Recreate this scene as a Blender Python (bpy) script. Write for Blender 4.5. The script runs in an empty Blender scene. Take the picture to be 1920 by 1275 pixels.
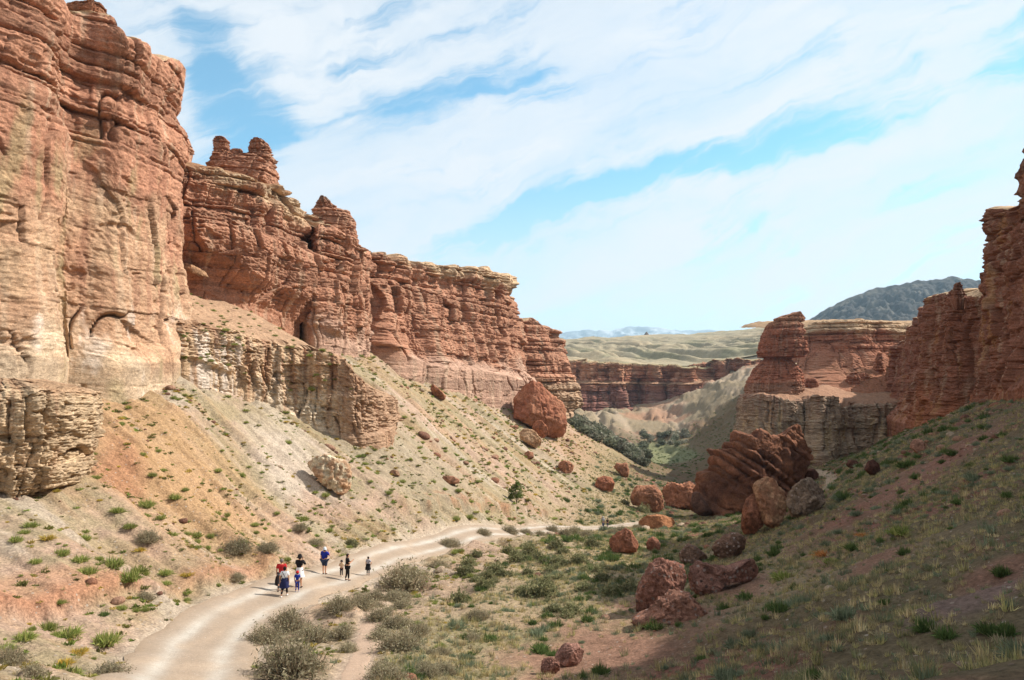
import bpy, bmesh, math, random, time
import numpy as np
from mathutils import Vector, Matrix, Quaternion
from mathutils.bvhtree import BVHTree
T0 = time.time()
R = math.radians
rng = np.random.default_rng(7)
random.seed(7)
SC = bpy.context.scene
COL = SC.collection

# ------------------------------------------------------------------ camera geometry (1920 x 1275 photo pixels)
F, CX, CY, HOR = 1440.0, 960.0, 637.5, 740.0
TH = math.atan((HOR - CY) / F)
CT, ST = math.cos(TH), math.sin(TH)

def ray(px, py):
    xc = (np.asarray(px, float) - CX) / F
    yc = (CY - np.asarray(py, float)) / F
    yw = CT - yc * ST
    return xc / yw, (ST + yc * CT) / yw          # x and z per metre of depth

def W(px, py, Y):
    a, b = ray(px, py)
    return float(a * Y), float(Y), float(b * Y)

def proj(x, y, z):
    y = np.maximum(y, 1e-3)
    d = y * CT + z * ST
    return CX + F * x / d, CY - F * (z * CT - y * ST) / d

# ------------------------------------------------------------------ noise
_prm = np.random.default_rng(11).permutation(256).astype(np.int64)
_prm = np.concatenate([_prm, _prm, _prm]).astype(np.int32)
_g = np.random.default_rng(12).normal(size=(256, 3)); _g /= np.linalg.norm(_g, axis=1)[:, None]
_g = _g.astype(np.float32)

from concurrent.futures import ThreadPoolExecutor
POOL = ThreadPoolExecutor(4)
def noise(x, y, z=0.0, seed=0):
    x, y, z = np.broadcast_arrays(np.asarray(x, np.float32), np.asarray(y, np.float32), np.asarray(z, np.float32))
    if x.size < 20000: return _noise(x, y, z, seed)
    xr, yr, zr = x.reshape(-1), y.reshape(-1), z.reshape(-1); out = np.empty(x.size, np.float32)
    def job(a): out[a:a + 16384] = _noise(xr[a:a + 16384], yr[a:a + 16384], zr[a:a + 16384], seed)
    list(POOL.map(job, range(0, x.size, 16384)))
    return out.reshape(x.shape)
def _noise(x, y, z, seed):
    x = x + np.float32(seed * 17.37); y = y + np.float32(seed * 5.91)
    xi = np.floor(x); yi = np.floor(y); zi = np.floor(z)
    fx = x - xi; fy = y - yi; fz = z - zi
    xi = xi.astype(np.int32) & 255; yi = yi.astype(np.int32) & 255; zi = zi.astype(np.int32) & 255
    u = fx * fx * fx * (fx * (fx * 6 - 15) + 10); v = fy * fy * fy * (fy * (fy * 6 - 15) + 10); w = fz * fz * fz * (fz * (fz * 6 - 15) + 10)
    out = 0
    for dx in (0, 1):
        a = _prm[xi + dx]
        for dy in (0, 1):
            b = _prm[a + yi + dy]
            for dz in (0, 1):
                g = _g[_prm[b + zi + dz]]
                d = g[..., 0] * (fx - dx) + g[..., 1] * (fy - dy) + g[..., 2] * (fz - dz)
                out = out + d * (u if dx else 1 - u) * (v if dy else 1 - v) * (w if dz else 1 - w)
    return out * 1.5

def fbm(x, y, z=0.0, oct=4, seed=0, gain=.5):
    a, s, o = 1.0, 1.0, 0
    for k in range(oct):
        o = o + a * noise(np.asarray(x) * s, np.asarray(y) * s, np.asarray(z) * s, seed + k * 3)
        a *= gain; s *= 2.03
    return o

def h1(i, seed=0):
    i = np.asarray(i).astype(np.int64)
    n = (i * 374761393 + seed * 668265263) & 0xffffffff
    n = ((n ^ (n >> 13)) * 1274126177) & 0xffffffff
    return ((n ^ (n >> 16)) & 0xffff) / 65535.0

def sstep(a, b, x):
    t = np.clip((np.asarray(x, float) - a) / (b - a), 0, 1)
    return t * t * (3 - 2 * t)

def mix(a, b, t):
    t = np.asarray(t)
    if np.ndim(a) != np.ndim(t) or (np.ndim(b) == 1 and np.ndim(t) >= 1):
        t = t[..., None]
    return np.asarray(a) * (1 - t) + np.asarray(b) * t

EXPO = 1.95
def A(r, g, b, k=1.0):                # sunlit sRGB seen in the photo -> albedo
    c = np.array([r, g, b], float) / 255
    c = np.where(c < .04045, c / 12.92, ((c + .055) / 1.055) ** 2.4)
    return np.clip(c / EXPO * k, 0, .9)

# ------------------------------------------------------------------ mesh helpers
def mesh_np(name, V, faces, cols=None, smooth=True):
    """faces: int array (n,3) or (n,4)"""
    me = bpy.data.meshes.new(name)
    V = np.asarray(V, np.float32); faces = np.asarray(faces, np.int32)
    n, k = faces.shape
    me.vertices.add(len(V)); me.vertices.foreach_set('co', V.ravel())
    me.loops.add(n * k); me.loops.foreach_set('vertex_index', faces.ravel())
    me.polygons.add(n)
    me.polygons.foreach_set('loop_start', np.arange(0, n * k, k, dtype=np.int32))
    me.polygons.foreach_set('loop_total', np.full(n, k, np.int32))
    if smooth: me.polygons.foreach_set('use_smooth', np.ones(n, bool))
    if cols is not None:
        at = me.color_attributes.new('Col', 'FLOAT_COLOR', 'POINT')
        c4 = np.ones((len(V), 4), np.float32); c4[:, :3] = cols
        at.data.foreach_set('color', c4.ravel())
    me.update(calc_edges=True)
    return me

def grid_faces(nr, nc, closed=False):
    i = np.arange(nr * nc).reshape(nr, nc)
    if closed: i = np.concatenate([i, i[:, :1]], 1)
    return np.stack([i[:-1, :-1], i[:-1, 1:], i[1:, 1:], i[1:, :-1]], -1).reshape(-1, 4)

def link(name, me, mat=None, parent=None, loc=None):
    o = bpy.data.objects.new(name, me); COL.objects.link(o)
    if mat is not None and me is not None:
        me.materials.clear(); me.materials.append(mat)
    if parent is not None: o.parent = parent
    if loc is not None: o.location = loc
    return o

def tag(o, label, cat, group=None, kind=None):
    if label: o['label'] = label
    if cat: o['category'] = cat
    if group: o['group'] = group
    if kind: o['kind'] = kind
    return o

# ------------------------------------------------------------------ materials
def nt(m):
    m.use_nodes = True; t = m.node_tree; t.nodes.clear(); return t
def nd(t, typ, **kw):
    n = t.nodes.new(typ)
    for k, v in kw.items():
        if k.startswith('i_'): n.inputs[k[2:].replace('_', ' ')].default_value = v
        else: setattr(n, k, v)
    return n

def mat_attr(name, scales=((3.0, .25), (18.0, .3)), bump=(6.0, .08), bump2=(40., .03), rough=.95, objvar=0, speck=None, stretch=None):
    """vertex colour (bed colours, soil colours) times procedural grain, with procedural bump"""
    m = bpy.data.materials.new(name); t = nt(m); L = t.links
    out = nd(t, 'ShaderNodeOutputMaterial'); b = nd(t, 'ShaderNodeBsdfPrincipled')
    b.inputs['Roughness'].default_value = rough; b.inputs['Specular IOR Level'].default_value = .12
    L.new(b.outputs[0], out.inputs[0])
    at = nd(t, 'ShaderNodeAttribute', attribute_name='Col')
    geo = nd(t, 'ShaderNodeNewGeometry')
    pos = geo.outputs['Position']
    if stretch:
        mp = nd(t, 'ShaderNodeMapping'); mp.inputs['Scale'].default_value = stretch
        L.new(pos, mp.inputs[0]); spos = mp.outputs[0]
    else: spos = pos
    cur = at.outputs['Color']
    for sc, amt in scales:
        n = nd(t, 'ShaderNodeTexNoise'); n.inputs['Scale'].default_value = sc; n.inputs['Detail'].default_value = 5; n.inputs['Roughness'].default_value = .65
        L.new(spos, n.inputs['Vector'])
        mr = nd(t, 'ShaderNodeMapRange'); mr.inputs[1].default_value = .3; mr.inputs[2].default_value = .7
        mr.inputs[3].default_value = 1 - amt; mr.inputs[4].default_value = 1 + amt
        L.new(n.outputs[0], mr.inputs[0])
        mx = nd(t, 'ShaderNodeMix', data_type='RGBA', blend_type='MULTIPLY'); mx.inputs[0].default_value = 1
        L.new(cur, mx.inputs[6]); L.new(mr.outputs[0], mx.inputs[7]); cur = mx.outputs[2]
    if speck:
        sc, thr, colr = speck
        v = nd(t, 'ShaderNodeTexVoronoi'); v.inputs['Scale'].default_value = sc
        L.new(pos, v.inputs['Vector'])
        lt = nd(t, 'ShaderNodeMath', operation='LESS_THAN'); lt.inputs[1].default_value = thr; L.new(v.outputs['Distance'], lt.inputs[0])
        sp = nd(t, 'ShaderNodeSeparateColor'); L.new(v.outputs['Color'], sp.inputs[0])
        gt = nd(t, 'ShaderNodeMath', operation='GREATER_THAN'); gt.inputs[1].default_value = .55; L.new(sp.outputs[0], gt.inputs[0])
        ml = nd(t, 'ShaderNodeMath', operation='MULTIPLY'); L.new(lt.outputs[0], ml.inputs[0]); L.new(gt.outputs[0], ml.inputs[1])
        mlb = nd(t, 'ShaderNodeMath', operation='MULTIPLY'); mlb.inputs[1].default_value = .8; L.new(ml.outputs[0], mlb.inputs[0])
        mx = nd(t, 'ShaderNodeMix', data_type='RGBA'); L.new(mlb.outputs[0], mx.inputs[0]); L.new(cur, mx.inputs[6])
        mc = nd(t, 'ShaderNodeMix', data_type='RGBA'); mc.inputs[6].default_value = (*colr[0], 1); mc.inputs[7].default_value = (*colr[1], 1)
        L.new(sp.outputs[1], mc.inputs[0]); L.new(mc.outputs[2], mx.inputs[7]); cur = mx.outputs[2]
    if objvar:
        oi = nd(t, 'ShaderNodeObjectInfo')
        hs = nd(t, 'ShaderNodeHueSaturation'); L.new(cur, hs.inputs['Color'])
        for s, lo, hi, mul in (('Value', 1 - objvar, 1 + objvar, 1.0), ('Hue', .5 - objvar * .06, .5 + objvar * .06, 7.31)):
            w = nd(t, 'ShaderNodeMath', operation='MULTIPLY'); w.inputs[1].default_value = mul; L.new(oi.outputs['Random'], w.inputs[0])
            fr = nd(t, 'ShaderNodeMath', operation='FRACT'); L.new(w.outputs[0], fr.inputs[0])
            mr = nd(t, 'ShaderNodeMapRange'); mr.inputs[3].default_value = lo; mr.inputs[4].default_value = hi
            L.new(fr.outputs[0], mr.inputs[0]); L.new(mr.outputs[0], hs.inputs[s])
        cur = hs.outputs[0]
    L.new(cur, b.inputs['Base Color'])
    prev = None
    for bp in (bump, bump2):
        if not bp: continue
        sc, d = bp
        n = nd(t, 'ShaderNodeTexNoise'); n.inputs['Scale'].default_value = sc; n.inputs['Detail'].default_value = 6; n.inputs['Roughness'].default_value = .7
        L.new(spos, n.inputs['Vector'])
        bm = nd(t, 'ShaderNodeBump'); bm.inputs['Strength'].default_value = 1; bm.inputs['Distance'].default_value = d
        L.new(n.outputs[0], bm.inputs['Height'])
        if prev: L.new(prev, bm.inputs['Normal'])
        prev = bm.outputs[0]
    if prev: L.new(prev, b.inputs['Normal'])
    return m

def mat_flat(name, col, rough=.8, var=.12, scale=25.0):
    m = bpy.data.materials.new(name); t = nt(m); L = t.links
    out = nd(t, 'ShaderNodeOutputMaterial'); b = nd(t, 'ShaderNodeBsdfPrincipled'); L.new(b.outputs[0], out.inputs[0])
    b.inputs['Roughness'].default_value = rough; b.inputs['Specular IOR Level'].default_value = .2
    tc = nd(t, 'ShaderNodeTexCoord'); n = nd(t, 'ShaderNodeTexNoise'); n.inputs['Scale'].default_value = scale; L.new(tc.outputs['Object'], n.inputs['Vector'])
    mr = nd(t, 'ShaderNodeMapRange'); mr.inputs[3].default_value = 1 - var; mr.inputs[4].default_value = 1 + var; L.new(n.outputs[0], mr.inputs[0])
    mx = nd(t, 'ShaderNodeMix', data_type='RGBA', blend_type='MULTIPLY'); mx.inputs[0].default_value = 1; mx.inputs[6].default_value = (*col, 1)
    L.new(mr.outputs[0], mx.inputs[7]); L.new(mx.outputs[2], b.inputs['Base Color'])
    return m

def mat_leaf(name, trans=.35, objvar=.18):
    m = bpy.data.materials.new(name); t = nt(m); L = t.links
    out = nd(t, 'ShaderNodeOutputMaterial'); d = nd(t, 'ShaderNodeBsdfDiffuse'); tr = nd(t, 'ShaderNodeBsdfTranslucent')
    ms = nd(t, 'ShaderNodeMixShader'); ms.inputs[0].default_value = trans
    at = nd(t, 'ShaderNodeAttribute', attribute_name='Col')
    oi = nd(t, 'ShaderNodeObjectInfo'); hs = nd(t, 'ShaderNodeHueSaturation'); L.new(at.outputs['Color'], hs.inputs['Color'])
    mr = nd(t, 'ShaderNodeMapRange'); mr.inputs[3].default_value = 1 - objvar; mr.inputs[4].default_value = 1 + objvar
    L.new(oi.outputs['Random'], mr.inputs[0]); L.new(mr.outputs[0], hs.inputs['Value'])
    L.new(hs.outputs[0], d.inputs[0]); L.new(hs.outputs[0], tr.inputs[0])
    L.new(d.outputs[0], ms.inputs[1]); L.new(tr.outputs[0], ms.inputs[2]); L.new(ms.outputs[0], out.inputs[0])
    return m

M_ROCK = mat_attr('canyon_rock', ((.8, .16), (3.0, .32), (9.0, .36)), (2.2, .13), (12., .045), stretch=(1, 1, 1.6))
M_FAR = mat_attr('far_rock', ((.12, .18), (.7, .2)), (.35, 1.0), (1.4, .35), stretch=(1, 1, 1.5))
M_HILL = mat_attr('far_hill', ((.02, .12), (.12, .15), (.5, .16)), (.08, 1.5), (.4, .4))
M_SOIL = mat_attr('dry_soil', ((.5, .1), (2.6, .24), (8.0, .42)), (2.4, .12), (9., .07), speck=(3.2, .2, ((.16, .09, .06), (.42, .36, .3))))
M_ROAD = mat_attr('gravel_road', ((.6, .08), (5.0, .1), (30.0, .14)), (6.0, .03), (30., .02), speck=(7., .16, ((.25, .2, .16), (.6, .55, .5))))
M_BOULD = mat_attr('boulder_rock', ((1.2, .25), (4.0, .35), (14.0, .35)), (2.0, .25), (9., .1))
M_CONG = mat_attr('conglomerate_rock', ((1.2, .2), (5.0, .35), (15.0, .35)), (3., .25), (10., .1), speck=(3.6, .34, ((.05, .035, .03), (.55, .42, .36))))
M_LEAF = mat_leaf('dry_foliage')
# ------------------------------------------------------------------ terrain: cross sections of the canyon, near to far
STN = {   # depth Y : ground profile across the canyon, as (px, py) seen at that depth
 10: [(-4000,1000),(-800,1300),(300,1420),(960,1390),(1500,1340),(2200,1230),(4600,900)],
 18: [(-2600,900),(-400,1200),(200,1310),(500,1340),(960,1330),(1300,1310),(1650,1270),(1920,1215),(2500,1050),(3600,760)],
 28: [(-1700,850),(-300,1120),(0,1225),(120,1245),(260,1262),(345,1283),(960,1290),(1200,1270),(1450,1205),(1700,1110),(1920,1020),(2600,760)],
 36: [(-1400,700),(-300,1000),(0,1135),(150,1165),(260,1190),(390,1212),(800,1218),(1000,1222),(1200,1205),(1450,1140),(1700,1045),(1920,950),(2400,760)],
 45: [(-1200,600),(-200,870),(75,945),(200,1020),(330,1088),(430,1122),(500,1134),(800,1140),(1100,1150),(1250,1140),(1500,1075),(1700,990),(1920,880),(2300,720)],
 60: [(-900,480),(0,690),(150,770),(330,900),(480,1005),(590,1055),(670,1076),(1000,1086),(1250,1083),(1400,1048),(1700,925),(1920,825),(2200,700)],
 80: [(-700,350),(200,690),(330,680),(450,785),(560,870),(680,955),(760,1006),(820,1030),(1250,1040),(1400,1003),(1650,890),(1920,768),(2100,690)],
 100:[(-600,300),(330,650),(500,715),(640,770),(720,810),(800,880),(880,945),(940,990),(990,1008),(1280,1012),(1420,988),(1560,918),(1700,830),(1820,775),(2000,700)],
 130:[(-500,300),(400,560),(560,620),(690,668),(760,725),(850,800),(950,890),(1010,945),(1060,980),(1130,992),(1330,987),(1450,962),(1540,910),(1640,850),(1760,795),(1900,720)],
 165:[(-400,300),(600,620),(760,690),(850,735),(950,803),(1050,872),(1130,918),(1190,948),(1240,958),(1400,955),(1500,915),(1600,855),(1700,808),(1850,740)],
 210:[(-300,400),(800,660),(920,715),(1000,768),(1100,830),(1180,873),(1250,905),(1320,925),(1400,905),(1480,880),(1580,866),(1700,830),(1900,760)],
 260:[(-300,500),(960,720),(1080,775),(1150,822),(1220,868),(1270,893),(1310,880),(1350,845),(1395,805),(1500,770),(1900,740)],
 330:[(-300,600),(1000,780),(1075,812),(1130,838),(1200,868),(1260,882),(1310,858),(1350,830),(1395,790),(1500,740),(1900,700)],
 400:[(-300,650),(1000,780),(1075,800),(1150,830),(1200,846),(1250,848),(1290,830),(1340,806),(1390,768),(1500,720),(1900,680)],
 450:[(-300,680),(1000,770),(1075,776),(1130,782),(1170,785),(1210,808),(1250,805),(1300,778),(1350,735),(1390,702),(1420,690),(1900,660)],
 500:[(-300,700),(1000,770),(1080,766),(1150,766),(1200,764),(1250,748),(1300,730),(1350,704),(1390,686),(1430,680),(1900,650)],
 560:[(-300,700),(1000,780),(1080,775),(1200,765),(1300,725),(1390,690),(1430,690),(1900,650)],
}
_ky = np.array(sorted(STN)); _ul = np.linspace(-3.6, 2.8, 900); _ly = np.linspace(np.log(10), np.log(560), 260)
_zs = []
for Y in _ky:
    a, b = ray([p[0] for p in STN[Y]], [p[1] for p in STN[Y]])
    o = np.argsort(a); _zs.append(np.interp(_ul, a[o], b[o] * Y))
_zs = np.array(_zs)
_cg = np.empty((len(_ly), len(_ul)))
for j in range(len(_ul)): _cg[:, j] = np.interp(_ly, np.log(_ky), _zs[:, j])
def blur(a, s, axis):
    k = np.exp(-.5 * (np.arange(-3 * s, 3 * s + 1) / s) ** 2); k /= k.sum()
    p = [(0, 0), (0, 0)]; p[axis] = (3 * s, 3 * s)
    ap = np.pad(a, p, mode='edge')
    return np.apply_along_axis(lambda v: np.convolve(v, k, 'valid'), axis, ap)
_cg = blur(blur(_cg, 4, 1), 3, 0)

def hb(x, y):                      # smooth ground height
    x = np.asarray(x, float); y = np.asarray(y, float)
    yc = np.clip(y, 10, 559)
    u = np.clip(x / yc, _ul[0], _ul[-1]); l = np.log(yc)
    fu = (u - _ul[0]) / (_ul[1] - _ul[0]); fl = (l - _ly[0]) / (_ly[1] - _ly[0])
    iu = np.clip(fu.astype(int), 0, len(_ul) - 2); il = np.clip(fl.astype(int), 0, len(_ly) - 2)
    fu = fu - iu; fl = fl - il
    z = (_cg[il, iu] * (1 - fu) + _cg[il, iu + 1] * fu) * (1 - fl) + (_cg[il + 1, iu] * (1 - fu) + _cg[il + 1, iu + 1] * fu) * fl
    return z + np.clip(10 - y, 0, 10) * .24

def hit(px, py, fn=None, y0=11, y1=540):     # where a line of sight meets the ground
    fn = fn or hb
    Y = np.exp(np.linspace(np.log(y0), np.log(y1), 3000))
    a, b = ray(px, py)
    below = b * Y < fn(a * Y, Y)
    k = int(np.argmax(below)) if below.any() else len(Y) - 1
    return np.array([a * Y[k], Y[k], float(fn(a * Y[k], Y[k]))])

def seg_dist(x, y, P):             # distance to a polyline, signed side, arc length
    if np.size(x) > 40000:
        xr, yr = np.ravel(x), np.ravel(y)
        res = list(POOL.map(lambda a: _seg_dist(xr[a:a + 16384], yr[a:a + 16384], P), range(0, xr.size, 16384)))
        return tuple(np.concatenate([r[k] for r in res]).reshape(np.shape(x)) for k in range(3))
    return _seg_dist(x, y, P)
def _seg_dist(x, y, P):
    best = np.full(np.shape(x), 1e9); side = np.zeros(np.shape(x)); arc = np.zeros(np.shape(x)); acc = 0
    for (ax, ay), (bx, by) in zip(P[:-1], P[1:]):
        dx, dy = bx - ax, by - ay; l2 = dx * dx + dy * dy
        t = np.clip(((x - ax) * dx + (y - ay) * dy) / l2, 0, 1)
        ex, ey = x - ax - t * dx, y - ay - t * dy
        d = np.hypot(ex, ey); m = d < best
        best = np.where(m, d, best); side = np.where(m, np.sign(dx * ey - dy * ex), side); arc = np.where(m, acc + t * math.sqrt(l2), arc)
        acc += math.sqrt(l2)
    return best, side, arc

def smooth_path(P, step=.5, s=6):
    P = np.array(P, float); d = np.r_[0, np.cumsum(np.hypot(*np.diff(P, axis=0).T))]
    t = np.linspace(0, d[-1], max(int(d[-1] / step), 8))
    Q = np.stack([np.interp(t, d, P[:, 0]), np.interp(t, d, P[:, 1])], 1)
    k = np.exp(-.5 * (np.arange(-3 * s, 3 * s + 1) / s) ** 2); k /= k.sum()
    out = []
    for c in range(2):
        v = Q[:, c]; pad = 3 * s
        e0 = 2 * v[0] - v[1:pad + 1][::-1] if len(v) > pad else np.full(pad, v[0]); e1 = 2 * v[-1] - v[-pad - 1:-1][::-1] if len(v) > pad else np.full(pad, v[-1])
        out.append(np.convolve(np.r_[e0, v, e1], k, 'valid'))
    return np.stack(out, 1)

ROAD_PX = [(330,1330,5.0),(338,1275,4.9),(352,1235,4.9),(385,1185,4.8),(430,1150,4.9),(500,1122,4.9),(580,1096,4.7),(660,1068,4.5),(735,1042,4.4),(805,1021,4.2),(870,1006,4.2),(945,996,3.7),(1030,991,3.3),(1110,989,3.0),(1180,984,2.8),(1205,979,2.4)]
rp = [hit(a, b) for a, b, _ in ROAD_PX]
ROAD = smooth_path([(p[0], p[1]) for p in rp], .5, 8)
_ra = np.r_[0, np.cumsum(np.hypot(*np.diff(np.array([p[:2] for p in rp]), axis=0).T))]
def road_w(arc): return np.interp(arc, _ra, [w for *_, w in ROAD_PX])
PATH_PX = [(640,1330),(655,1275),(672,1235),(690,1200),(700,1165),(705,1140),(712,1118),(720,1100)]
FPATH = smooth_path([tuple(hit(a, b)[:2]) for a, b in PATH_PX], .4, 5)
TRAIL_PX = [(1530,880),(1545,888),(1558,897),(1556,908),(1546,918),(1528,935),(1505,955)]
TRAIL = smooth_path([tuple(hit(a, b)[:2]) for a, b in TRAIL_PX], .5, 3)
BANK = smooth_path([tuple(hit(a, b)[:2]) for a, b in [(-120,1178),(0,1164),(60,1160),(140,1150),(200,1134),(270,1120),(330,1106),(400,1093),(445,1084),(500,1066),(560,1052)]], .5, 3)
BANK2 = smooth_path([tuple(hit(a, b)[:2]) for a, b in [(735,985),(790,968),(850,957),(910,957),(960,963),(1010,966),(1060,962)]], .7, 3)

ys = np.unique(np.r_[np.linspace(-60, 9, 40), np.exp(np.linspace(np.log(10), np.log(24), 90)), np.exp(np.linspace(np.log(24), np.log(170), 560)), np.exp(np.linspace(np.log(170), np.log(560), 190))])
us = np.unique(np.r_[np.linspace(-3.55, -.74, 110), np.linspace(-.74, .74, 860), np.linspace(.74, 2.75, 90)])
TU, TY = np.meshgrid(us, ys)
TX = TU * np.maximum(TY, 10)
HB = hb(TX, TY)
px_, py_ = proj(TX, np.maximum(TY, 5), HB)

d_r, s_r, a_r = seg_dist(TX, TY, ROAD[::8]); w_r = road_w(a_r)
d_p, s_p, a_p = seg_dist(TX, TY, FPATH[::6]); d_t, s_t, a_t = seg_dist(TX, TY, TRAIL[::2])
road_m = 1 - sstep(.45, .75, d_r / w_r)
path_m = 1 - sstep(.5, 1.1, d_p)
trail_m = 1 - sstep(.7, 1.2, d_t)
N1 = fbm(TX / 14, TY / 14, 0, 4, 1); N2 = fbm(TX / 3.2, TY / 3.2, 0, 4, 5); N3 = fbm(TX / .8, TY / .8, 0, 3, 9)
left = sstep(4, -8, TX + np.maximum(0, 60 - TY) * .2 - np.clip(TY - 60, 0, 200) * .16)   # left talus
right = np.maximum(sstep(12, 24, TX - np.clip(TY - 90, 0, 200) * .12), sstep(.02, .2, TU) * sstep(45, 30, TY))
# gullies run down the left talus (roughly across the valley)
gul = fbm((TY * .92 + TX * .4) / 5.0, (TX - TY * .4) / 38, 0, 4, 14)
gulr = fbm((TY + TX * .2) / 4.0, (TX - TY * .2) / 30, 0, 3, 18)
amp_far = np.clip(TY / 40, .35, 2.2)
dz = .28 * N1 * amp_far + .16 * N2 * np.clip(amp_far, 0, 1.4) + .05 * N3
dz = dz + left * .8 * (gul - .5 * np.abs(fbm((TY * .92 + TX * .4) / 2.2, (TX - TY * .4) / 24, 0, 3, 16))) * np.clip(amp_far, .4, 1.4) + right * .45 * gulr
farm = sstep(330, 420, TY)
dz = dz + farm * (7.0 * -np.abs(fbm(TX / 22 + .4 * N1, TY / 60, 0, 5, 22)) + 2.2)
dz = dz * (1 - .92 * np.maximum(road_m, np.maximum(path_m * .8, trail_m * .6)))
d_b, s_b, a_b = seg_dist(TX, TY, BANK[::5]); sgn = d_b * s_b + .5 * N2 + .25 * N3
bl = BANK.shape[0] * .5
bh = 1.0 * (.55 + .5 * noise(a_b / 6, 3.3)) * sstep(0, 3, a_b) * sstep(bl, bl - 8, a_b)
bank = bh * (sstep(-.25, .25, sgn) * sstep(14, 1, sgn))
d_b2, s_b2, a_b2 = seg_dist(TX, TY, BANK2[::5]); sg2 = d_b2 * s_b2 + .7 * N2 + .3 * N3
bl2 = len(BANK2) * .7
bank2 = 1.0 * sstep(0, 6, a_b2) * sstep(bl2, bl2 - 8, a_b2) * (sstep(-.35, .35, sg2) * sstep(14, 1, sg2))
dz = dz + (bank + bank2) * (1 - road_m)
dz = dz - .12 * road_m - .07 * path_m - .05 * trail_m
TZ = HB + dz

def hz(x, y):                       # ground height as built
    x = np.asarray(x, float); y = np.asarray(y, float)
    u = x / np.maximum(y, 10)
    fu = np.interp(u, us, np.arange(len(us))); fl = np.interp(y, ys, np.arange(len(ys)))
    iu = np.clip(fu.astype(int), 0, len(us) - 2); il = np.clip(fl.astype(int), 0, len(ys) - 2); fu = fu - iu; fl = fl - il
    return (TZ[il, iu] * (1 - fu) + TZ[il, iu + 1] * fu) * (1 - fl) + (TZ[il + 1, iu] * (1 - fu) + TZ[il + 1, iu + 1] * fu) * fl
def gp(px, py): return hit(px, py, hz)

# soil colours (real soils: pink clay, ochre, grey gravel, red marl)
pink = A(220, 186, 160); ochre = A(218, 174, 128); grey = A(196, 178, 148); red = A(208, 142, 108); white = A(238, 218, 198); olive = A(188, 172, 132); dred = A(170, 112, 88)
C = np.broadcast_to(pink, TX.shape + (3,)).copy()
n_a = fbm(TX / 22, TY / 22, 0, 4, 31); n_b = fbm(TX / 6, TY / 6, 0, 4, 33); n_c = fbm(TX / 1.6, TY / 1.6, 0, 3, 35)
C = mix(C, grey, sstep(-.1, .5, n_a + .5 * n_b) * .7)
C = mix(C, olive, left * sstep(-.35, .25, fbm(TX / 12, TY / 9, 0, 4, 37) + .35 * n_c) * .75)
streak = fbm((TY * .92 + TX * .4) / 3.0, (TX - TY * .4) / 60, 0, 4, 39)
C = mix(C, ochre, left * sstep(.05, .45, streak + .3 * n_b) * .4)
C = mix(C, white, left * sstep(.3, .6, -streak + .4 * n_b) * .5)
def blob(cx, cy, rx, ry, ang=0, soft=.5, wob=.5):     # a patch of soil on the ground, placed where it lies in the photograph
    ca, sa = math.cos(R(ang)), math.sin(R(ang)); dx, dy = px_ - cx, py_ - cy
    q = np.hypot((dx * ca + dy * sa) / rx, (-dx * sa + dy * ca) / ry) + wob * n_b * .5 + .15 * n_c
    return (1 - sstep(1 - soft, 1 + soft, q)) * (TY > 12)
C = mix(C, ochre, blob(290, 850, 260, 95, 40) * .85)
C = mix(C, red, blob(215, 870, 60, 45, 30) * .55)
C = mix(C, white, blob(560, 890, 120, 45, 45) * .75)
C = mix(C, white, blob(330, 690, 110, 30, 20) * .5)
C = mix(C, red, blob(610, 955, 60, 25, 20) * .35)
C = mix(C, grey, blob(740, 860, 170, 60, 38) * .75)
C = mix(C, white, blob(850, 700, 110, 28, 20) * .7)
C = mix(C, red, blob(990, 740, 100, 40, 25) * .3)
C = mix(C, A(205, 165, 130), blob(1140, 870, 120, 40, 33) * .7)
C = mix(C, red, np.clip(bank * 1.1 * sstep(1.4, .2, np.abs(sgn - .2)), 0, 1) * .95)
C = mix(C, red, np.clip(bank2 * sstep(2.0, .2, np.abs(sg2 - .2)), 0, 1) * .5 * sstep(-.3,.3,n_c+n_b)[..., None][..., 0])
C = mix(C, A(220, 165, 128), blob(90, 1130, 160, 28, -6) * .6)
C = mix(C, A(214, 170, 136), blob(280, 1060, 150, 50, 0) * .35)
fl_c = mix(np.broadcast_to(A(190, 168, 130), C.shape), A(168, 156, 112), sstep(-.2, .4, n_b + .4 * n_c))
flo = sstep(560, 760, px_) * (1 - left) * (TY > 20)
C = mix(C, fl_c, np.clip(flo, 0, 1) * .8)
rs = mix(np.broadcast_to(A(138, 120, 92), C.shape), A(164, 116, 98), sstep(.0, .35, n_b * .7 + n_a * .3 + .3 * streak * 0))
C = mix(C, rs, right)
for b in ((1120, 1215, 170, 50, -8), (1380, 1100, 60, 25, -10), (1260, 1140, 80, 30, 0), (1640, 1065, 60, 16, -25), (1640, 940, 150, 20, -30), (1780, 860, 140, 18, -32), (1880, 1080, 60, 25, -20), (1560, 1050, 40, 15, -20)):
    C = mix(C, A(176, 128, 108), blob(*b, wob=1.3, soft=.7) * .75)
C = mix(C, A(160, 132, 122), blob(1810, 1130, 110, 22, -20) * .8)
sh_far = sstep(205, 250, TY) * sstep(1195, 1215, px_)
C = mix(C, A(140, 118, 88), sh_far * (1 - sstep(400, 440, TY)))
fcol = mix(np.broadcast_to(A(176, 156, 126), C.shape), A(206, 182, 154), sstep(-.1, .3, fbm(TX / 22, TY / 70, 0, 4, 41)))
fcol = mix(fcol, A(200, 150, 120), sstep(.0, .35, fbm(TX / 35, TY / 35, 0, 4, 43)) * .7)
C = mix(C, fcol, sstep(395, 440, TY))
C = mix(C, A(150, 152, 110), sstep(300, 330, TY) * (1 - sstep(425, 450, TY)) * sstep(-24, -26, TZ) * .9)
C = mix(C, A(224, 196, 170), np.maximum(path_m, trail_m * .8))
C = mix(C, A(222, 200, 176), road_m)
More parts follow.
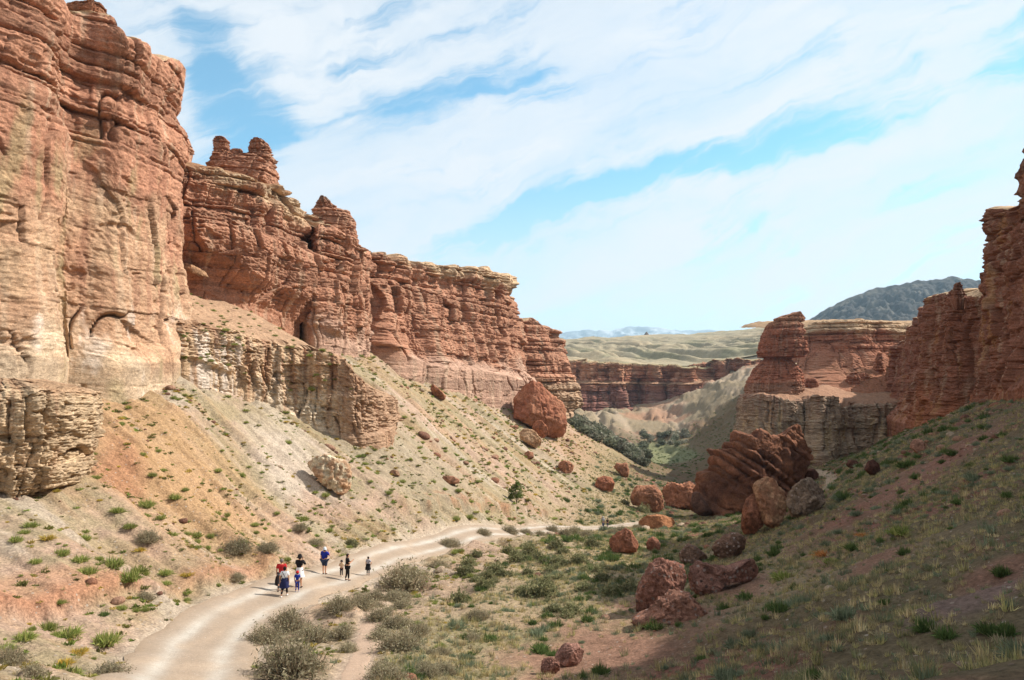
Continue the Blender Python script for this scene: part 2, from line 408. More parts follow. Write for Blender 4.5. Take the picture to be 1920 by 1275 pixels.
V = np.stack([TX, TY, TZ], -1).reshape(-1, 3)
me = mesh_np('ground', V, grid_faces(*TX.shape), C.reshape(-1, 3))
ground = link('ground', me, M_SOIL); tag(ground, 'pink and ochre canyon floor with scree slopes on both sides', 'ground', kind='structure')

def strip(name, P, wfun, mat, colfun, label, cat, lift, edge):
    n = len(P); d = np.gradient(P, axis=0); d /= np.linalg.norm(d, axis=1)[:, None]
    nr = np.stack([-d[:, 1], d[:, 0]], 1); arc = np.r_[0, np.cumsum(np.hypot(*np.diff(P, axis=0).T))]
    q = np.linspace(-1, 1, 33)
    wob = fbm(arc / 4, 7.7, 0, 4, 51); wob2 = fbm(arc / 4, 2.2, 0, 4, 53)
    hw = wfun(arc) * .5 * np.clip(sstep(0, 3, arc) * sstep(arc[-1], arc[-1] - 3, arc), .05, 1)
    off = np.where(q[None] > 0, q[None] * (hw * (1 + .22 * wob))[:, None], q[None] * (hw * (1 + .22 * wob2))[:, None])
    X = P[:, :1] + nr[:, :1] * off; Yq = P[:, 1:] + nr[:, 1:] * off
    rut = np.exp(-((np.abs(q) - .42) / .16) ** 2) * (hw.max() > 1.5)
    Z = (hb(X, Yq) if hw.max() > 1.5 else hz(X, Yq)) + lift - (edge * np.abs(q) ** 6)[None] - (.04 * rut)[None] + .03 * noise(X / 1.5, Yq / 1.5, 0, 5)
    c = colfun(X, Yq, q, rut)
    me = mesh_np(name, np.stack([X, Yq, Z], -1).reshape(-1, 3), grid_faces(n, 33), c.reshape(-1, 3))
    return tag(link(name, me, mat), label, cat, kind='structure')
def rc(X, Y, q, rut):
    base = np.broadcast_to(A(210, 186, 162), X.shape + (3,))
    c = mix(base * .93, A(240, 229, 214), np.clip(rut[None] * (.75 + .5 * fbm(X / 3, Y / 3, 0, 3, 61)), 0, 1))
    c = mix(c, A(205, 178, 150), np.broadcast_to(sstep(.7, 1, np.abs(q))[None], X.shape) * .8)
    return mix(c, A(228, 200, 172), sstep(.1, .5, fbm(X / 2, Y / 5, 0, 3, 63)) * .5)
road = strip('dirt_road', ROAD, road_w, M_ROAD, rc, 'pale gravel road curving through the canyon floor', 'road', .03, .16)
strip('footpath', FPATH, lambda a: 1.35 + .3 * np.sin(a * .4), M_ROAD, lambda X, Y, q, r: np.broadcast_to(A(222, 190, 164), X.shape + (3,)) * (1 + .1 * noise(X, Y)[..., None]), 'narrow dusty footpath between grey bushes right of the road', 'footpath', .02, .12)
strip('trail', TRAIL, lambda a: 1.3 + 0 * a, M_ROAD, lambda X, Y, q, r: np.broadcast_to(A(206, 180, 152), X.shape + (3,)) * (1 + .1 * noise(X, Y)[..., None]), 'thin pale trail bending up the shaded slope behind the tilted boulder', 'trail', .05, .12)
print('terrain', round(time.time() - T0, 1))
# ------------------------------------------------------------------ bedded rock
class Beds:
    def __init__(s, seed, z0=-60, z1=130, tmin=.5, tmax=2.8):
        r = np.random.default_rng(seed); e = [z0]
        while e[-1] < z1: e.append(e[-1] + tmin + (tmax - tmin) * r.random() ** 2)
        s.e = np.array(e); n = len(e); s.hard = r.uniform(-1, 1, n); s.tone = r.uniform(-1, 1, n); s.n = n
    def look(s, z):
        i = np.clip(np.searchsorted(s.e, z) - 1, 0, s.n - 2)
        u = np.clip((z - s.e[i]) / (s.e[i + 1] - s.e[i]), 0, 1)
        return i, u, s.e[i + 1] - s.e[i]
BEDS = Beds(3); FINE = Beds(4, tmin=.15, tmax=.7)

RED = A(206, 150, 120, 1.15); RED2 = A(180, 122, 98, 1.1); TAN = A(236, 199, 160, 1.14); CREAM = A(240, 212, 180, 1.15); PALE = A(226, 182, 156); DARK = A(128, 84, 64); GREYR = A(176, 150, 124); WHITE = A(248, 230, 212, 1.3)
PURP = A(152, 104, 92)

def relief(x, y, z, s, k, ledge=.6, block=.6, butt=1.2, rough=.3, bw=5.0, seed=0, warp=.4, zfun=None):
    """outward offset of a bedded, jointed rock face; s = length along it, k = feature scale in metres"""
    zw = z + warp * k * fbm(x / (16 * k), y / (16 * k), 0, 3, seed + 2) + .12 * k * noise(x / (2 * k), y / (2 * k), z / (2 * k), seed + 3)
    zz = zw / k
    i, u, th = BEDS.look(zz)
    bul = 1 - np.abs(2 * u - 1) ** 5
    loc = noise(s / (9 * k) + 13.7 * (i % 17), i * .37, 0, seed + 5)
    zone = zfun(z, s) if zfun is not None else 1.0                 # 1 = strongly bedded, 0 = massive rock
    zone = np.clip(zone * (.8 + 1.3 * noise(s / (9 * k), z / (7 * k), 0, seed + 4)), .06, 1.5)
    off = zone * ledge * k * ((BEDS.hard[i] * .6 + 1.0 * loc) + .7 * (bul - .75) * np.clip(th, .4, 1.4))
    und = np.exp(-(np.minimum(u, 1 - u) * th / .13) ** 2) * sstep(-.25, .45, noise(s / (5 * k) + 7.7 * (i % 13), i * .61, 0, seed + 17))
    off = off - zone * ledge * k * .95 * und
    i2, u2, t2 = FINE.look(zz)
    l2 = noise(s / (4 * k) + 3.1 * (i2 % 23), i2 * .7, 0, seed + 6)
    off = off + (.1 + .9 * zone) * ledge * k * .26 * (FINE.hard[i2] * .8 + .6 * l2 - .5 * np.abs(2 * u2 - 1) ** 3)
    # joints and broken blocks: big ones through several beds, small ones within a bed
    g = (i // 3); gm = np.floor(zz / 6.5 + .8 * noise(s / (12 * k), z / (12 * k), 0, seed + 18)).astype(int) + 400
    wander = .3 * noise(s / (3 * k), z / (9 * k), 0, seed + 7) + .3 * noise(z / (5 * k), s / (40 * k), 0, seed + 8)
    def bricks(row, w, amp, tilt, sd, gap, crk):
        c = s / (w * k) + wander + .37 * (h1(row, sd) - .5) * 2; ci = np.floor(c); cf = c - ci
        key = ci * 131 + row * 17
        o_ = amp * k * ((h1(key, sd + 1) - .5) * 1.5 + tilt * (h1(key, sd + 2) - .5) * (cf - .5) * 2)
        dist = np.minimum(cf, 1 - cf) * w * k
        cr = np.exp(-(dist / (gap * k)) ** 2) * (h1(ci + (cf > .5) + row * 7, sd + 9) > crk)
        return o_, cr
    o1, crack = bricks(g, bw, block, 1.6, seed, .13, .5); o2, cr2 = bricks(gm, bw * .62, block * .8, 2.2, seed + 40, .12, .55); o3, cr3 = bricks(i, bw * .26, block * .34, 1.4, seed + 80, .07, .5)
    zc = np.clip(zone, 0, 1)
    off = off + o1 * (.35 + .65 * zc) + o2 * (1 - .6 * zc) + o3 * zc - block * k * (1.4 * crack + 1.2 * cr2 * (1 - .6 * zc) + .45 * cr3 * zc)
    crack = np.maximum(crack, cr2 * (1 - .6 * zc))
    # buttresses, slow relief, roughness
    b = fbm(s / (13 * k), z / (70 * k), 0, 3, seed + 11)
    off = off + butt * k * (1.4 * b - .6 * np.abs(fbm(s / (8 * k), z / (40 * k), 0, 3, seed + 12)))
    off = off + rough * k * (.7 * fbm(x / (2.2 * k), y / (2.2 * k), z / (1.3 * k), 4, seed + 13, .6) + .75 * fbm(x / (.5 * k), y / (.5 * k), z / (.35 * k), 3, seed + 14))
    hol = fbm(x / (3.5 * k), y / (3.5 * k), z / (1.6 * k), 3, seed + 15)
    off = off - rough * k * 2.2 * sstep(.42, .75, hol)
    return off, i, u, zz, crack, hol

def band_color(i, u, zz, x, y, z, s, k, seed, lo, mid, hi, zlo, zhi, w=1.5, streak=.5):
    """bed colours: lo below zlo, hi above zhi, plus bed tone, desert varnish streaks, dusty ledges"""
    wob = w * (fbm(s / (8 * k), z / (10 * k), 0, 4, seed + 21) * 2)
    c = mix(np.broadcast_to(lo, x.shape + (3,)), mid, sstep(zlo - w, zlo + w, z + wob))
    c = mix(c, hi, sstep(zhi - w, zhi + w, z + wob))
    i2, u2, _ = FINE.look(zz)
    c = c * (1 + .16 * BEDS.tone[i] + .09 * FINE.tone[i2])[..., None]
    st = fbm(s / (1.1 * k), z / (14 * k), 0, 4, seed + 23)
    c = mix(c, RED2, np.clip(sstep(.1, .5, st) * streak * sstep(zlo - 2, zlo + 4, z), 0, 1) * .7)
    c = mix(c, CREAM, np.clip(sstep(.15, .55, -st) * streak * .6, 0, 1))
    n = fbm(x / (1.5 * k), y / (1.5 * k), z / (1.5 * k), 4, seed + 25)
    return c * (1 + .16 * n)[..., None]

def resample(P, n, s=3.0):
    P = np.array(P, float); d = np.r_[0, np.cumsum(np.hypot(*np.diff(P[:, :2], axis=0).T))]
    t = np.linspace(0, d[-1], n)
    Q = np.stack([np.interp(t, d, P[:, c]) for c in range(P.shape[1])], 1)
    sg = max(s * n / d[-1] , 1); w = int(3 * sg); kk = np.exp(-.5 * (np.arange(-w, w + 1) / sg) ** 2); kk /= kk.sum()
    Q2 = Q.copy()
    for c in range(2):
        v = Q[:, c]; e0 = 2 * v[0] - v[1:w + 1][::-1]; e1 = 2 * v[-1] - v[-w - 1:-1][::-1]
        Q2[:, c] = np.convolve(np.r_[e0, v, e1], kk, 'valid')
    return Q2

def wall(name, pts, label, n=420, m=360, k=1.0, corner=1.2, side=1, prof=None, batter=1.0, depth=18, slope=.15, caprows=40, seed=0, colf=None, mat=None, topn=1.0, raw=False, world=False, ext=9.0, cat='cliff', top_col=None, smoothz=0, bowl=0, **rel):
    """A canyon wall: pts = (px, depth, top py, base py) along its foot; side=+1: valley on the right of the walking direction."""
    if world: P = np.array(pts, float)                                 # (x, y, ztop, zbase)
    else: P = np.array([(W(px, b, Y)[0], Y, W(px, t, Y)[2], W(px, b, Y)[2]) for px, Y, t, b in pts])
    Q = resample(P, n, corner)
    tan = np.gradient(Q[:, :2], axis=0); tan /= np.linalg.norm(tan, axis=1)[:, None] + 1e-9
    nr = np.stack([tan[:, 1], -tan[:, 0]], 1) * side
    s = np.r_[0, np.cumsum(np.hypot(*np.diff(Q[:, :2], axis=0).T))]
    zt = Q[:, 2] + topn * k * (.7 * fbm(s / (5 * k), 1.1, 0, 4, seed + 31) + .5 * (np.floor(2.2 * noise(s / (4 * k), 9.1, 0, seed + 32)) * .5)); zb = Q[:, 3] - ext
    t = np.linspace(0, 1, m)
    z = zb[None] + (zt - zb)[None] * t[:, None]
    S = np.broadcast_to(s[None], z.shape); X0 = np.broadcast_to(Q[None, :, 0], z.shape); Y0 = np.broadcast_to(Q[None, :, 1], z.shape)
    off, i, u, zz, crack, hol = relief(X0, Y0, z, S, k, seed=seed, **rel)
    hh = np.clip((z - Q[None, :, 3]) / np.maximum(zt - Q[:, 3], .5)[None], 0, 1)
    fade = sstep(0, .06, hh) * .7 + .3
    pr = np.interp(hh, [p[0] for p in prof], [p[1] for p in prof]) if prof else (1 - hh) * batter
    off = off * fade + pr
    lip = sstep(1.0, .985, t)[:, None] ; off = off - (1 - lip) * .35 * k
    XW = X0 + nr[None, :, 0] * off; YW = Y0 + nr[None, :, 1] * off
    # top surface running back from the lip
    d = depth * np.linspace(0, 1, caprows + 1)[1:] ** 1.6
    ch = Q[int(n * .85), :2] - Q[int(n * .15), :2]; bk = np.array([ch[1], -ch[0]]) * side / np.linalg.norm(ch)
    dd = d[:, None]; X1 = XW[-1][None] - bk[0] * dd; Y1 = YW[-1][None] - bk[1] * dd
    kk = np.exp(-.5 * (np.arange(-60, 61) / 25) ** 2); kk /= kk.sum()
    sm = lambda v: np.convolve(np.r_[np.full(60, v[0]), v, np.full(60, v[-1])], kk, 'valid')
    w_ = sstep(0, 4 * k, dd); X1 = X1 + w_ * (sm(XW[-1]) - XW[-1])[None]; Y1 = Y1 + w_ * (sm(YW[-1]) - YW[-1])[None]
    z1 = zt[None] + w_ * (sm(zt) - zt)[None] + slope * dd + .4 * k * fbm(X1 / (3 * k), Y1 / (3 * k), 0, 4, seed + 41) * sstep(0, 2 * k, dd) + .12 * k * sstep(0, .6 * k, dd)
    AX = np.concatenate([XW, X1]); AY = np.concatenate([YW, Y1]); AZ = np.concatenate([z, z1])
    c = colf(i, u, zz, X0, Y0, z, S, hh, crack, hol)
    tc = np.asarray(TAN * .95 if top_col is None else top_col)
    tcol = np.broadcast_to(tc, X1.shape + (3,)) * (1 + .14 * fbm(X1 / 2, Y1 / 2, 0, 4, seed + 43))[..., None]
    c = np.clip(np.concatenate([c, tcol]), 0.01, .85)
    loc = (float(Q[n // 2, 0]), float(Q[n // 2, 1]), float(Q[n // 2, 3]))
    Vv = np.stack([AX, AY, AZ], -1).reshape(-1, 3) - np.array(loc)
    f = grid_faces(*AX.shape)
    if side > 0: f = f[:, ::-1]
    o = link(name, mesh_np(name, Vv, f, c.reshape(-1, 3), smooth=False), mat or M_ROCK, loc=loc)
    return tag(o, label, cat)

def std_col(k, seed, lo, mid, hi, zlo, zhi, w=1.5, streak=.5, extra=None, dark=.55):
    def f(i, u, zz, x, y, z, s, hh, crack, hol):
        c = band_color(i, u, zz, x, y, z, s, k, seed, lo, mid, hi, zlo, zhi, w, streak)
        c = mix(c, DARK, np.clip(crack * .5, 0, 1) * dark)
        if extra: c = extra(c, i, u, zz, x, y, z, s, hh)
        return c
    return f

# nearest cliff, left
def ex1(c, i, u, zz, x, y, z, s, hh):
    n = fbm(s / 5, z / 7, 0, 4, 77)
    c = mix(c, TAN, sstep(.15, .55, -n) * sstep(24, 16, z) * .55)
    c = mix(c, A(206, 186, 140), sstep(.2, .6, fbm(s / 3, z / 12, 0, 4, 79)) * sstep(27, 20, z) * .6)
    return mix(c, WHITE, sstep(.25, .6, fbm(s / 2.2, z / 5, 0, 4, 81)) * sstep(11, 6, z) * .6)
wall('cliff', [(-900,44,-650,900),(-420,50,-420,860),(-120,54,-150,800),(-20,58,-60,720),(40,60,-16,690),(62,61.5,-26,680),(84,63,-20,676),(90,66.5,21,672),(150,68,22,680),(190,68.5,30,690),(212,69.3,70,690),(250,72,84,688),(292,76,108,668),(312,79,112,648),(321,83,120,610),(317,90,128,580),(302,104,140,560),(275,125,150,560)],
     'tallest and nearest cliff at the left, red layered top over a cream stained foot', n=640, m=640, k=1.0, corner=1.0, seed=1,
     prof=[(0,1.6),(.1,.8),(.3,.2),(.55,.1),(.72,.3),(.8,-.5),(.9,.1),(1,.25)], depth=22, slope=.1,
     ledge=.52, block=.55, butt=.9, rough=.13, bw=8.5, warp=.5, zfun=lambda z, s: .0 + 1. * sstep(21, 26, z + 2 * noise(s / 7, 1.5)),
     colf=std_col(1, 1, mix(CREAM, TAN, .25), mix(TAN, RED, .5), RED * 1.06, 5.5, 16, 3.5, .6, ex1))
# second cliff with overhung foot
wall('cliff', [(230,100,300,430),(300,99,304,470),(345,100,308,492),(395,102,312,512),(440,105,322,543),(478,107.5,336,566),(492,109.5,344,574),(505,113,345,580),(545,117,352,596),(566,120,372,606),(574,124,400,610),(566,132,420,620)],
     'red cliff with a dark overhung foot behind the nearest cliff', n=460, m=460, k=1.0, corner=.9, seed=2,
     prof=[(0,-1.2),(.08,-.4),(.2,1.4),(.42,2.0),(.55,1.5),(.6,-.4),(.75,-.9),(.84,-.2),(.9,-.9),(1,-.6)], depth=26, slope=.26,
     ledge=.62, block=.9, butt=1.3, rough=.27, bw=6, zfun=lambda z, s: .3 + .75 * sstep(22, 26, z), colf=std_col(1, 2, RED * 1.02, RED * .95, TAN * .95, 13, 28, 2.0, .45), top_col=A(206,160,122))
wall('cliff', [(556,132,400,606),(572,123,405,610),(592,121,420,618),(625,125,424,634),(662,130,440,650),(690,135,468,664),(695,139,472,666),(690,148,474,670),(672,165,476,690)],
     'sheer red cliff carrying the dark knobbed pinnacle', n=380, m=420, k=1.0, corner=.9, seed=3,
     prof=[(0,.3),(.3,.2),(.5,0),(.62,-.4),(.8,.1),(1,-.6)], depth=20, slope=.12,
     ledge=.56, block=.95, butt=1.4, rough=.26, bw=6, zfun=lambda z, s: .2 + .85 * sstep(18, 23, z), colf=std_col(1, 3, PALE, RED, RED * 1.1, 11.5, 27, 1.6, .45))
# third cliff, long face
wall('cliff', [(600,152,466,640),(680,150,466,648),(700,150.5,470,658),(738,154,479,676),(748,158,480,684),(790,163,489,690),(812,169,494,690),(860,178,498,694),(905,187,502,704),(938,195,510,714),(951,200,513,722),(952,207,514,728),(944,222,520,730)],
     'long red cliff in the middle of the left wall with thick cap ledges', n=520, m=400, k=1.15, corner=1.3, seed=4,
     prof=[(0,6.5),(.12,4.2),(.3,2.8),(.5,1.8),(.7,1.0),(.82,-.3),(.9,.9),(1,.6)], depth=30, slope=.03,
     ledge=.64, block=1.1, butt=2.0, rough=.27, bw=6.5, zfun=lambda z, s: .25 + .8 * sstep(16, 24, z), colf=std_col(1.1, 4, PALE, RED, TAN, 7.5, 27.5, 1.6, .5))
wall('cliff', [(925,226,600,725),(962,222,598,735),(985,223,600,744),(1012,226,601,752),(1030,229,606,760),(1044,232,612,768),(1052,236,622,772),(1052,243,632,772),(1040,262,640,772)],
     'small red cliff closing the left wall, with a pale lower half', n=320, m=300, k=1.2, corner=1.6, seed=5,
     prof=[(0,3.6),(.12,5.0),(.3,4.4),(.42,3.0),(.6,1.9),(.75,.4),(1,-.5)], depth=24, slope=.03,
     ledge=.8, block=.7, butt=1.4, rough=.27, bw=6, colf=std_col(1.2, 5, A(226,186,152), RED * .98, RED * 1.05, 4.0, 18, 1.2, .45))
# white stained ledge below the grassy shelf
def exl(c, i, u, zz, x, y, z, s, hh):
    st = fbm(s / 1.0, z / 9, 0, 4, 87)
    c = mix(c, WHITE, sstep(-.05, .35, st) * sstep(.95, .7, hh) * sstep(34, 18, s) * .85)
    c = mix(c, A(186, 128, 92), sstep(.1, .5, -st) * .5 * sstep(16, 24, s))
    return mix(c, A(208, 158, 124), sstep(33, 38, s + 1.5 * st) * .75)
LEDGE = wall('rock_ledge', [(240,92,575,640),(318,80.5,600,668),(345,81,603,672),(390,84,608,690),(440,87,616,712),(480,89,630,732),(520,90.5,640,760),(560,91.5,646,788),(600,92,656,806),(640,93,668,818),(662,92,700,822),(700,94.5,712,815),(722,98,738,806),(728,104,744,790),(716,118,746,770)],
     'white streaked low rock wall below the grassy shelf', n=460, m=260, k=.7, corner=.8, seed=6, ext=3,
     prof=[(0,.9),(.3,.5),(.8,.2),(1,-.3)], depth=34, slope=.36, caprows=70, topn=.7,
     ledge=.4, block=.75, butt=1.5, rough=.45, bw=3.8, zfun=lambda z, s: .25 + 0 * z, colf=std_col(.7, 6, A(246,222,190,1.2), A(236,200,162,1.15), A(212,168,132), 0, 7.0, 1.5, .7, exl), top_col=A(216,176,142), cat='rock ledge')
# ---- right side, in shade
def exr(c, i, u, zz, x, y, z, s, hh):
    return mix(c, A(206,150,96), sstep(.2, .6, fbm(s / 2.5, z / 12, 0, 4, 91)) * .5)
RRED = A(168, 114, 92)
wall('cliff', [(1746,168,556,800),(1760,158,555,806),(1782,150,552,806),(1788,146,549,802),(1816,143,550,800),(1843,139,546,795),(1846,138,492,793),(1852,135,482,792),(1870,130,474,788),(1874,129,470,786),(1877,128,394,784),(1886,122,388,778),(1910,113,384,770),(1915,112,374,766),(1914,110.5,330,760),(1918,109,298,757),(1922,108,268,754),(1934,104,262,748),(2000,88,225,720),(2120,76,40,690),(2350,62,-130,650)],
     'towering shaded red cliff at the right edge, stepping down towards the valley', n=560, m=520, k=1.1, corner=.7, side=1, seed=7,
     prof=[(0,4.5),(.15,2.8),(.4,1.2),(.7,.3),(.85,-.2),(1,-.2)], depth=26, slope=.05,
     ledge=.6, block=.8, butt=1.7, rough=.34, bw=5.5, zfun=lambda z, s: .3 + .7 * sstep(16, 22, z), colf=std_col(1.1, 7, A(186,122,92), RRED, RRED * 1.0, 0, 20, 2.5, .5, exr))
o = wall('cliff', [(60,66,37,-2),(59,50,39,0),(56,34,45,0),(50,18,50,0),(46,2,52,-1),(42,-16,48,-2),(38,-40,44,-3)],  # out of view; placed and raised for the shadow it throws on the floor
     'unseen continuation of the right hand cliff beside the viewer, added to cast shade', n=160, m=160, k=1.3, corner=2, side=1, seed=8, world=True, depth=24, slope=.02, prof=[(0,4),(1,0)],
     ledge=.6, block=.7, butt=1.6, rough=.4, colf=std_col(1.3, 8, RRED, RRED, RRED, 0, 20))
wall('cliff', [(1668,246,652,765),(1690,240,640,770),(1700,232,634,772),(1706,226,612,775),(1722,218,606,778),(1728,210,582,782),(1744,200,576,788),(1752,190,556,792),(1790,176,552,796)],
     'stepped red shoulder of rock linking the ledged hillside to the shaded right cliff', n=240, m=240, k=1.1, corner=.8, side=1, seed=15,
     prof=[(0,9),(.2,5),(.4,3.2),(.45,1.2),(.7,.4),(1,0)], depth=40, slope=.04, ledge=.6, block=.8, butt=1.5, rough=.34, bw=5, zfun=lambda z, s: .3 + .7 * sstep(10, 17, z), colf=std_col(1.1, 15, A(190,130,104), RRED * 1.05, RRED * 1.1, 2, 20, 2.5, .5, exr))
# plinth wall under the butte
def exp_(c, i, u, zz, x, y, z, s, hh):
    st = fbm(s / 1.6, z / 14, 0, 4, 95)
    c = mix(c, A(236,206,160), sstep(.1, .45, st) * sstep(.95, .6, hh) * .75)
    return mix(c, A(168,130,100), sstep(.15, .5, -st) * .55)
wall('cliff', [(1391,252,745,826),(1395,236,742,832),(1400,220,740,845),(1411,212,740,852),(1450,208,742,858),(1488,207,745,864),(1500,210,746,868),(1506,212,748,868),(1540,206,742,874),(1575,206,744,880),(1596,209,760,880),(1604,214,762,870),(1650,213,756,856),(1690,214,758,845),(1730,210,752,838),(1790,214,750,830),(1850,222,748,825)],
     'pale tan lower cliff under the rock tower, streaked with white', n=480, m=280, k=1.1, corner=.9, side=1, seed=9,
     prof=[(0,1.2),(.5,.6),(.8,.4),(1,0)], depth=34, slope=.12,
     ledge=.5, block=1.0, butt=2.2, rough=.34, bw=6, zfun=lambda z, s: .05 + 0 * z, colf=std_col(1.1, 9, A(216,190,162), A(200,172,146), A(186,146,122), -6, -1.5, 1.2, .6, exp_), top_col=A(196,150,120), ext=8)
# sloping red mesa behind the tower
def exm(c, i, u, zz, x, y, z, s, hh):
    c = mix(c, A(202,140,108), sstep(.62, .45, hh) * .8)
    return mix(c, A(160,120,90), sstep(.2, .5, fbm(x / 3, y / 3, z / 3, 4, 97)) * sstep(.5, .3, hh) * .5)
wall('cliff', [(1496,264,614,748),(1530,262,604,748),(1545,258,600,750),(1600,258,600,755),(1650,260,600,755),(1700,262,604,755),(1740,262,604,755),(1800,262,600,750),(1880,262,600,740)],
     'red ledged hillside behind the rock tower with loose slopes below its cap', n=420, m=300, k=1.2, corner=2.0, side=1, seed=10,
     prof=[(0,26),(.18,18),(.3,13),(.42,8.5),(.55,5),(.62,2.6),(.72,1.6),(.8,-.8),(.88,.8),(.94,-.5),(1,-.8)], depth=60, slope=.09, zfun=lambda z, s: .03 + 1.0 * sstep(13.5, 17.5, z + 2 * noise(s / 9, 2.2)),
     ledge=.9, block=.6, butt=1.3, rough=.32, colf=std_col(1.2, 10, A(196,138,110), A(200,134,104), TAN, 6, 21, 1.6, .3, exm), top_col=A(222,182,142), ext=6)
wall('cliff', [(1450,430,664,720),(1454,380,660,728),(1458,330,654,735),(1464,290,640,740),(1500,272,616,745)], 'plateau edge hidden behind the rock tower, added to shade the far slopes', n=200, m=120, k=1.6, corner=3, side=1, seed=14,  # wall added mostly out of sight, its shadow darkens the far slope
     prof=[(0,5),(.4,2),(1,0)], depth=60, slope=.0, colf=std_col(1.6, 14, A(196,138,110), A(200,134,104), TAN, 6, 21, 1.6, .3), top_col=A(222,182,142))
# far cliffs across the river
def exf(c, i, u, zz, x, y, z, s, hh):
    c = mix(c, A(230,196,156), sstep(.93, .99, hh) * .8)
    c = mix(c, A(226,184,146), sstep(.5, .56, hh) * sstep(.63, .58, hh) * .7)
    return mix(c, PURP, sstep(.5, .3, hh) * .3)
wall('far_cliff', [(900,560,682,764),(1000,520,678,768),(1050,508,677,770),(1075,510,676,768),(1086,515,674,768),(1100,503,676,768),(1128,501,678,768),(1142,512,680,767),(1168,505,681,767),(1190,508,681,766),(1196,518,682,766),(1226,512,684,765),(1232,524,684,764),(1262,520,686,763),(1268,506,686,762),(1290,500,687,758),(1306,506,688,752),(1316,520,688,745),(1340,540,690,735)],
     'far layered cliff across the river, banded red over purple brown', n=560, m=260, k=2.2, corner=1.6, side=1, seed=12, mat=M_FAR,
     prof=[(0,8),(.2,5),(.45,3),(.55,3.4),(.6,0),(.9,-1),(1,0)], depth=120, slope=.0, ledge=.65, block=.9, butt=3.6, rough=.35, bw=5,
     colf=std_col(2.2, 12, A(190,134,118, 1.2), A(210,144,114, 1.2), A(222,158,122, 1.2), 4, 12, 2, .4, exf), top_col=A(206,186,140), ext=12)
wall('far_cliff', [(1235,556,690,735),(1290,541,690,732),(1300,534,682,728),(1330,541,678,722),(1352,528,676,716),(1362,534,670,712),(1385,526,671,708),(1410,522,674,704),(1440,526,676,702),(1480,540,676,702)],
     'broken red rim rocks along the far plateau edge', n=260, m=120, k=2.2, corner=1.5, side=1, seed=13, mat=M_FAR,
     prof=[(0,5),(.5,1),(1,0)], depth=100, slope=.02, ledge=.7, block=1.0, butt=2.2, rough=.4, bw=4, topn=.9,
     colf=std_col(2.2, 13, A(206,150,118), A(198,134,104), A(214,160,124), 10, 22, 2, .3), top_col=A(212,190,146), ext=16)

# ------------------------------------------------------------------ towers and pinnacles from their silhouettes
def Yat_(px, py): return float(gp(px, py)[1])
def tower(name, rows, Y, label, depth=.8, n=150, m=150, k=.6, seed=0, colf=None, mat=None, cat='rock tower', sink=2.0, **rel):
    """rows = (py, left px, right px) from base to top, seen at depth Y"""
    L = [(W(a, p, Y)[0], W(b, p, Y)[0], W(a, p, Y)[2]) for p, a, b in rows]
    xl = np.array([r[0] for r in L]); xr = np.array([r[1] for r in L]); zr = np.array([r[2] for r in L])
    ks = np.r_[0, np.cumsum(np.hypot(np.diff(zr), np.abs(np.diff(xl)) * .5 + np.abs(np.diff(xr)) * .5))]
    t = np.linspace(0, ks[-1], m); z = np.interp(t, ks, zr); a = np.interp(t, ks, xl); b = np.interp(t, ks, xr)
    z = np.r_[z[0] - sink, z]; wd0 = (b[0] - a[0]) * .16; a = np.r_[a[0] + wd0, a]; b = np.r_[b[0] - wd0, b]
    cx = (a + b) / 2; hw = (b - a) / 2
    th = np.linspace(0, 2 * np.pi, n, endpoint=False)
    e = .72
    cxs = np.sign(np.cos(th)) * np.abs(np.cos(th)) ** e; sns = np.sign(np.sin(th)) * np.abs(np.sin(th)) ** e
    hw0 = np.max(hw)
    s = (th / (2 * np.pi))[None] * 2 * np.pi * hw0 + 0 * z[:, None]
    X = cx[:, None] + hw[:, None] * cxs[None]; Yy = Y + np.maximum(hw, .45 * hw0 * (hw > .02))[:, None] * depth * sns[None]
    Z = np.broadcast_to(z[:, None], X.shape).copy()
    sp = np.abs(np.cos(th[None] * .5)) * hw0 * 6
    off, i, u, zz, crack, hol = relief(X, Yy, Z, np.broadcast_to(sp, X.shape), k, seed=seed, **dict(dict(ledge=.55, block=.4, butt=.3, rough=.3), **rel))
    side_w = sstep(0, .12, (ks[-1] - np.r_[0, t]) / ks[-1])[:, None]
    off = np.clip(off, -.35 * hw0, .3 * hw0) * (.35 + .65 * side_w)
    X = X + off * np.cos(th)[None]; Yy = Yy + off * np.sin(th)[None]
    Z = Z + .15 * k * fbm(X / k, Yy / k, 0, 3, seed + 3) * (1 - side_w)
    c = colf(i, u, zz, X, Yy, Z, np.broadcast_to(sp, X.shape), np.clip((Z - z[0]) / (z[-1] - z[0]), 0, 1), crack, hol)
    loc = np.array([float(cx[0]), Y, float(zr[0])])
    nr = len(z)
    Vv = np.concatenate([np.stack([X, Yy, Z], -1).reshape(-1, 3), [[float(cx[-1]), Y, float(Z[-1].mean() + .05)]]]) - loc
    f = grid_faces(nr, n, True)
    last = (nr - 1) * n; tip = nr * n
    capf = np.array([[last + j, last + (j + 1) % n, tip, tip] for j in range(n)])
    me = bpy.data.meshes.new(name)
    allf = [tuple(q) for q in f] + [tuple(q[:3]) for q in capf]
    me.from_pydata([tuple(v) for v in Vv], [], allf)
    me.polygons.foreach_set('use_smooth', np.ones(len(allf), bool))
    at = me.color_attributes.new('Col', 'FLOAT_COLOR', 'POINT')
    cc = np.ones((len(Vv), 4), np.float32); cc[:-1, :3] = np.clip(c.reshape(-1, 3), .01, .85); cc[-1, :3] = cc[-2, :3]
    at.data.foreach_set('color', cc.ravel())
    return tag(link(name, me, mat or M_ROCK, loc=tuple(loc)), label, cat)

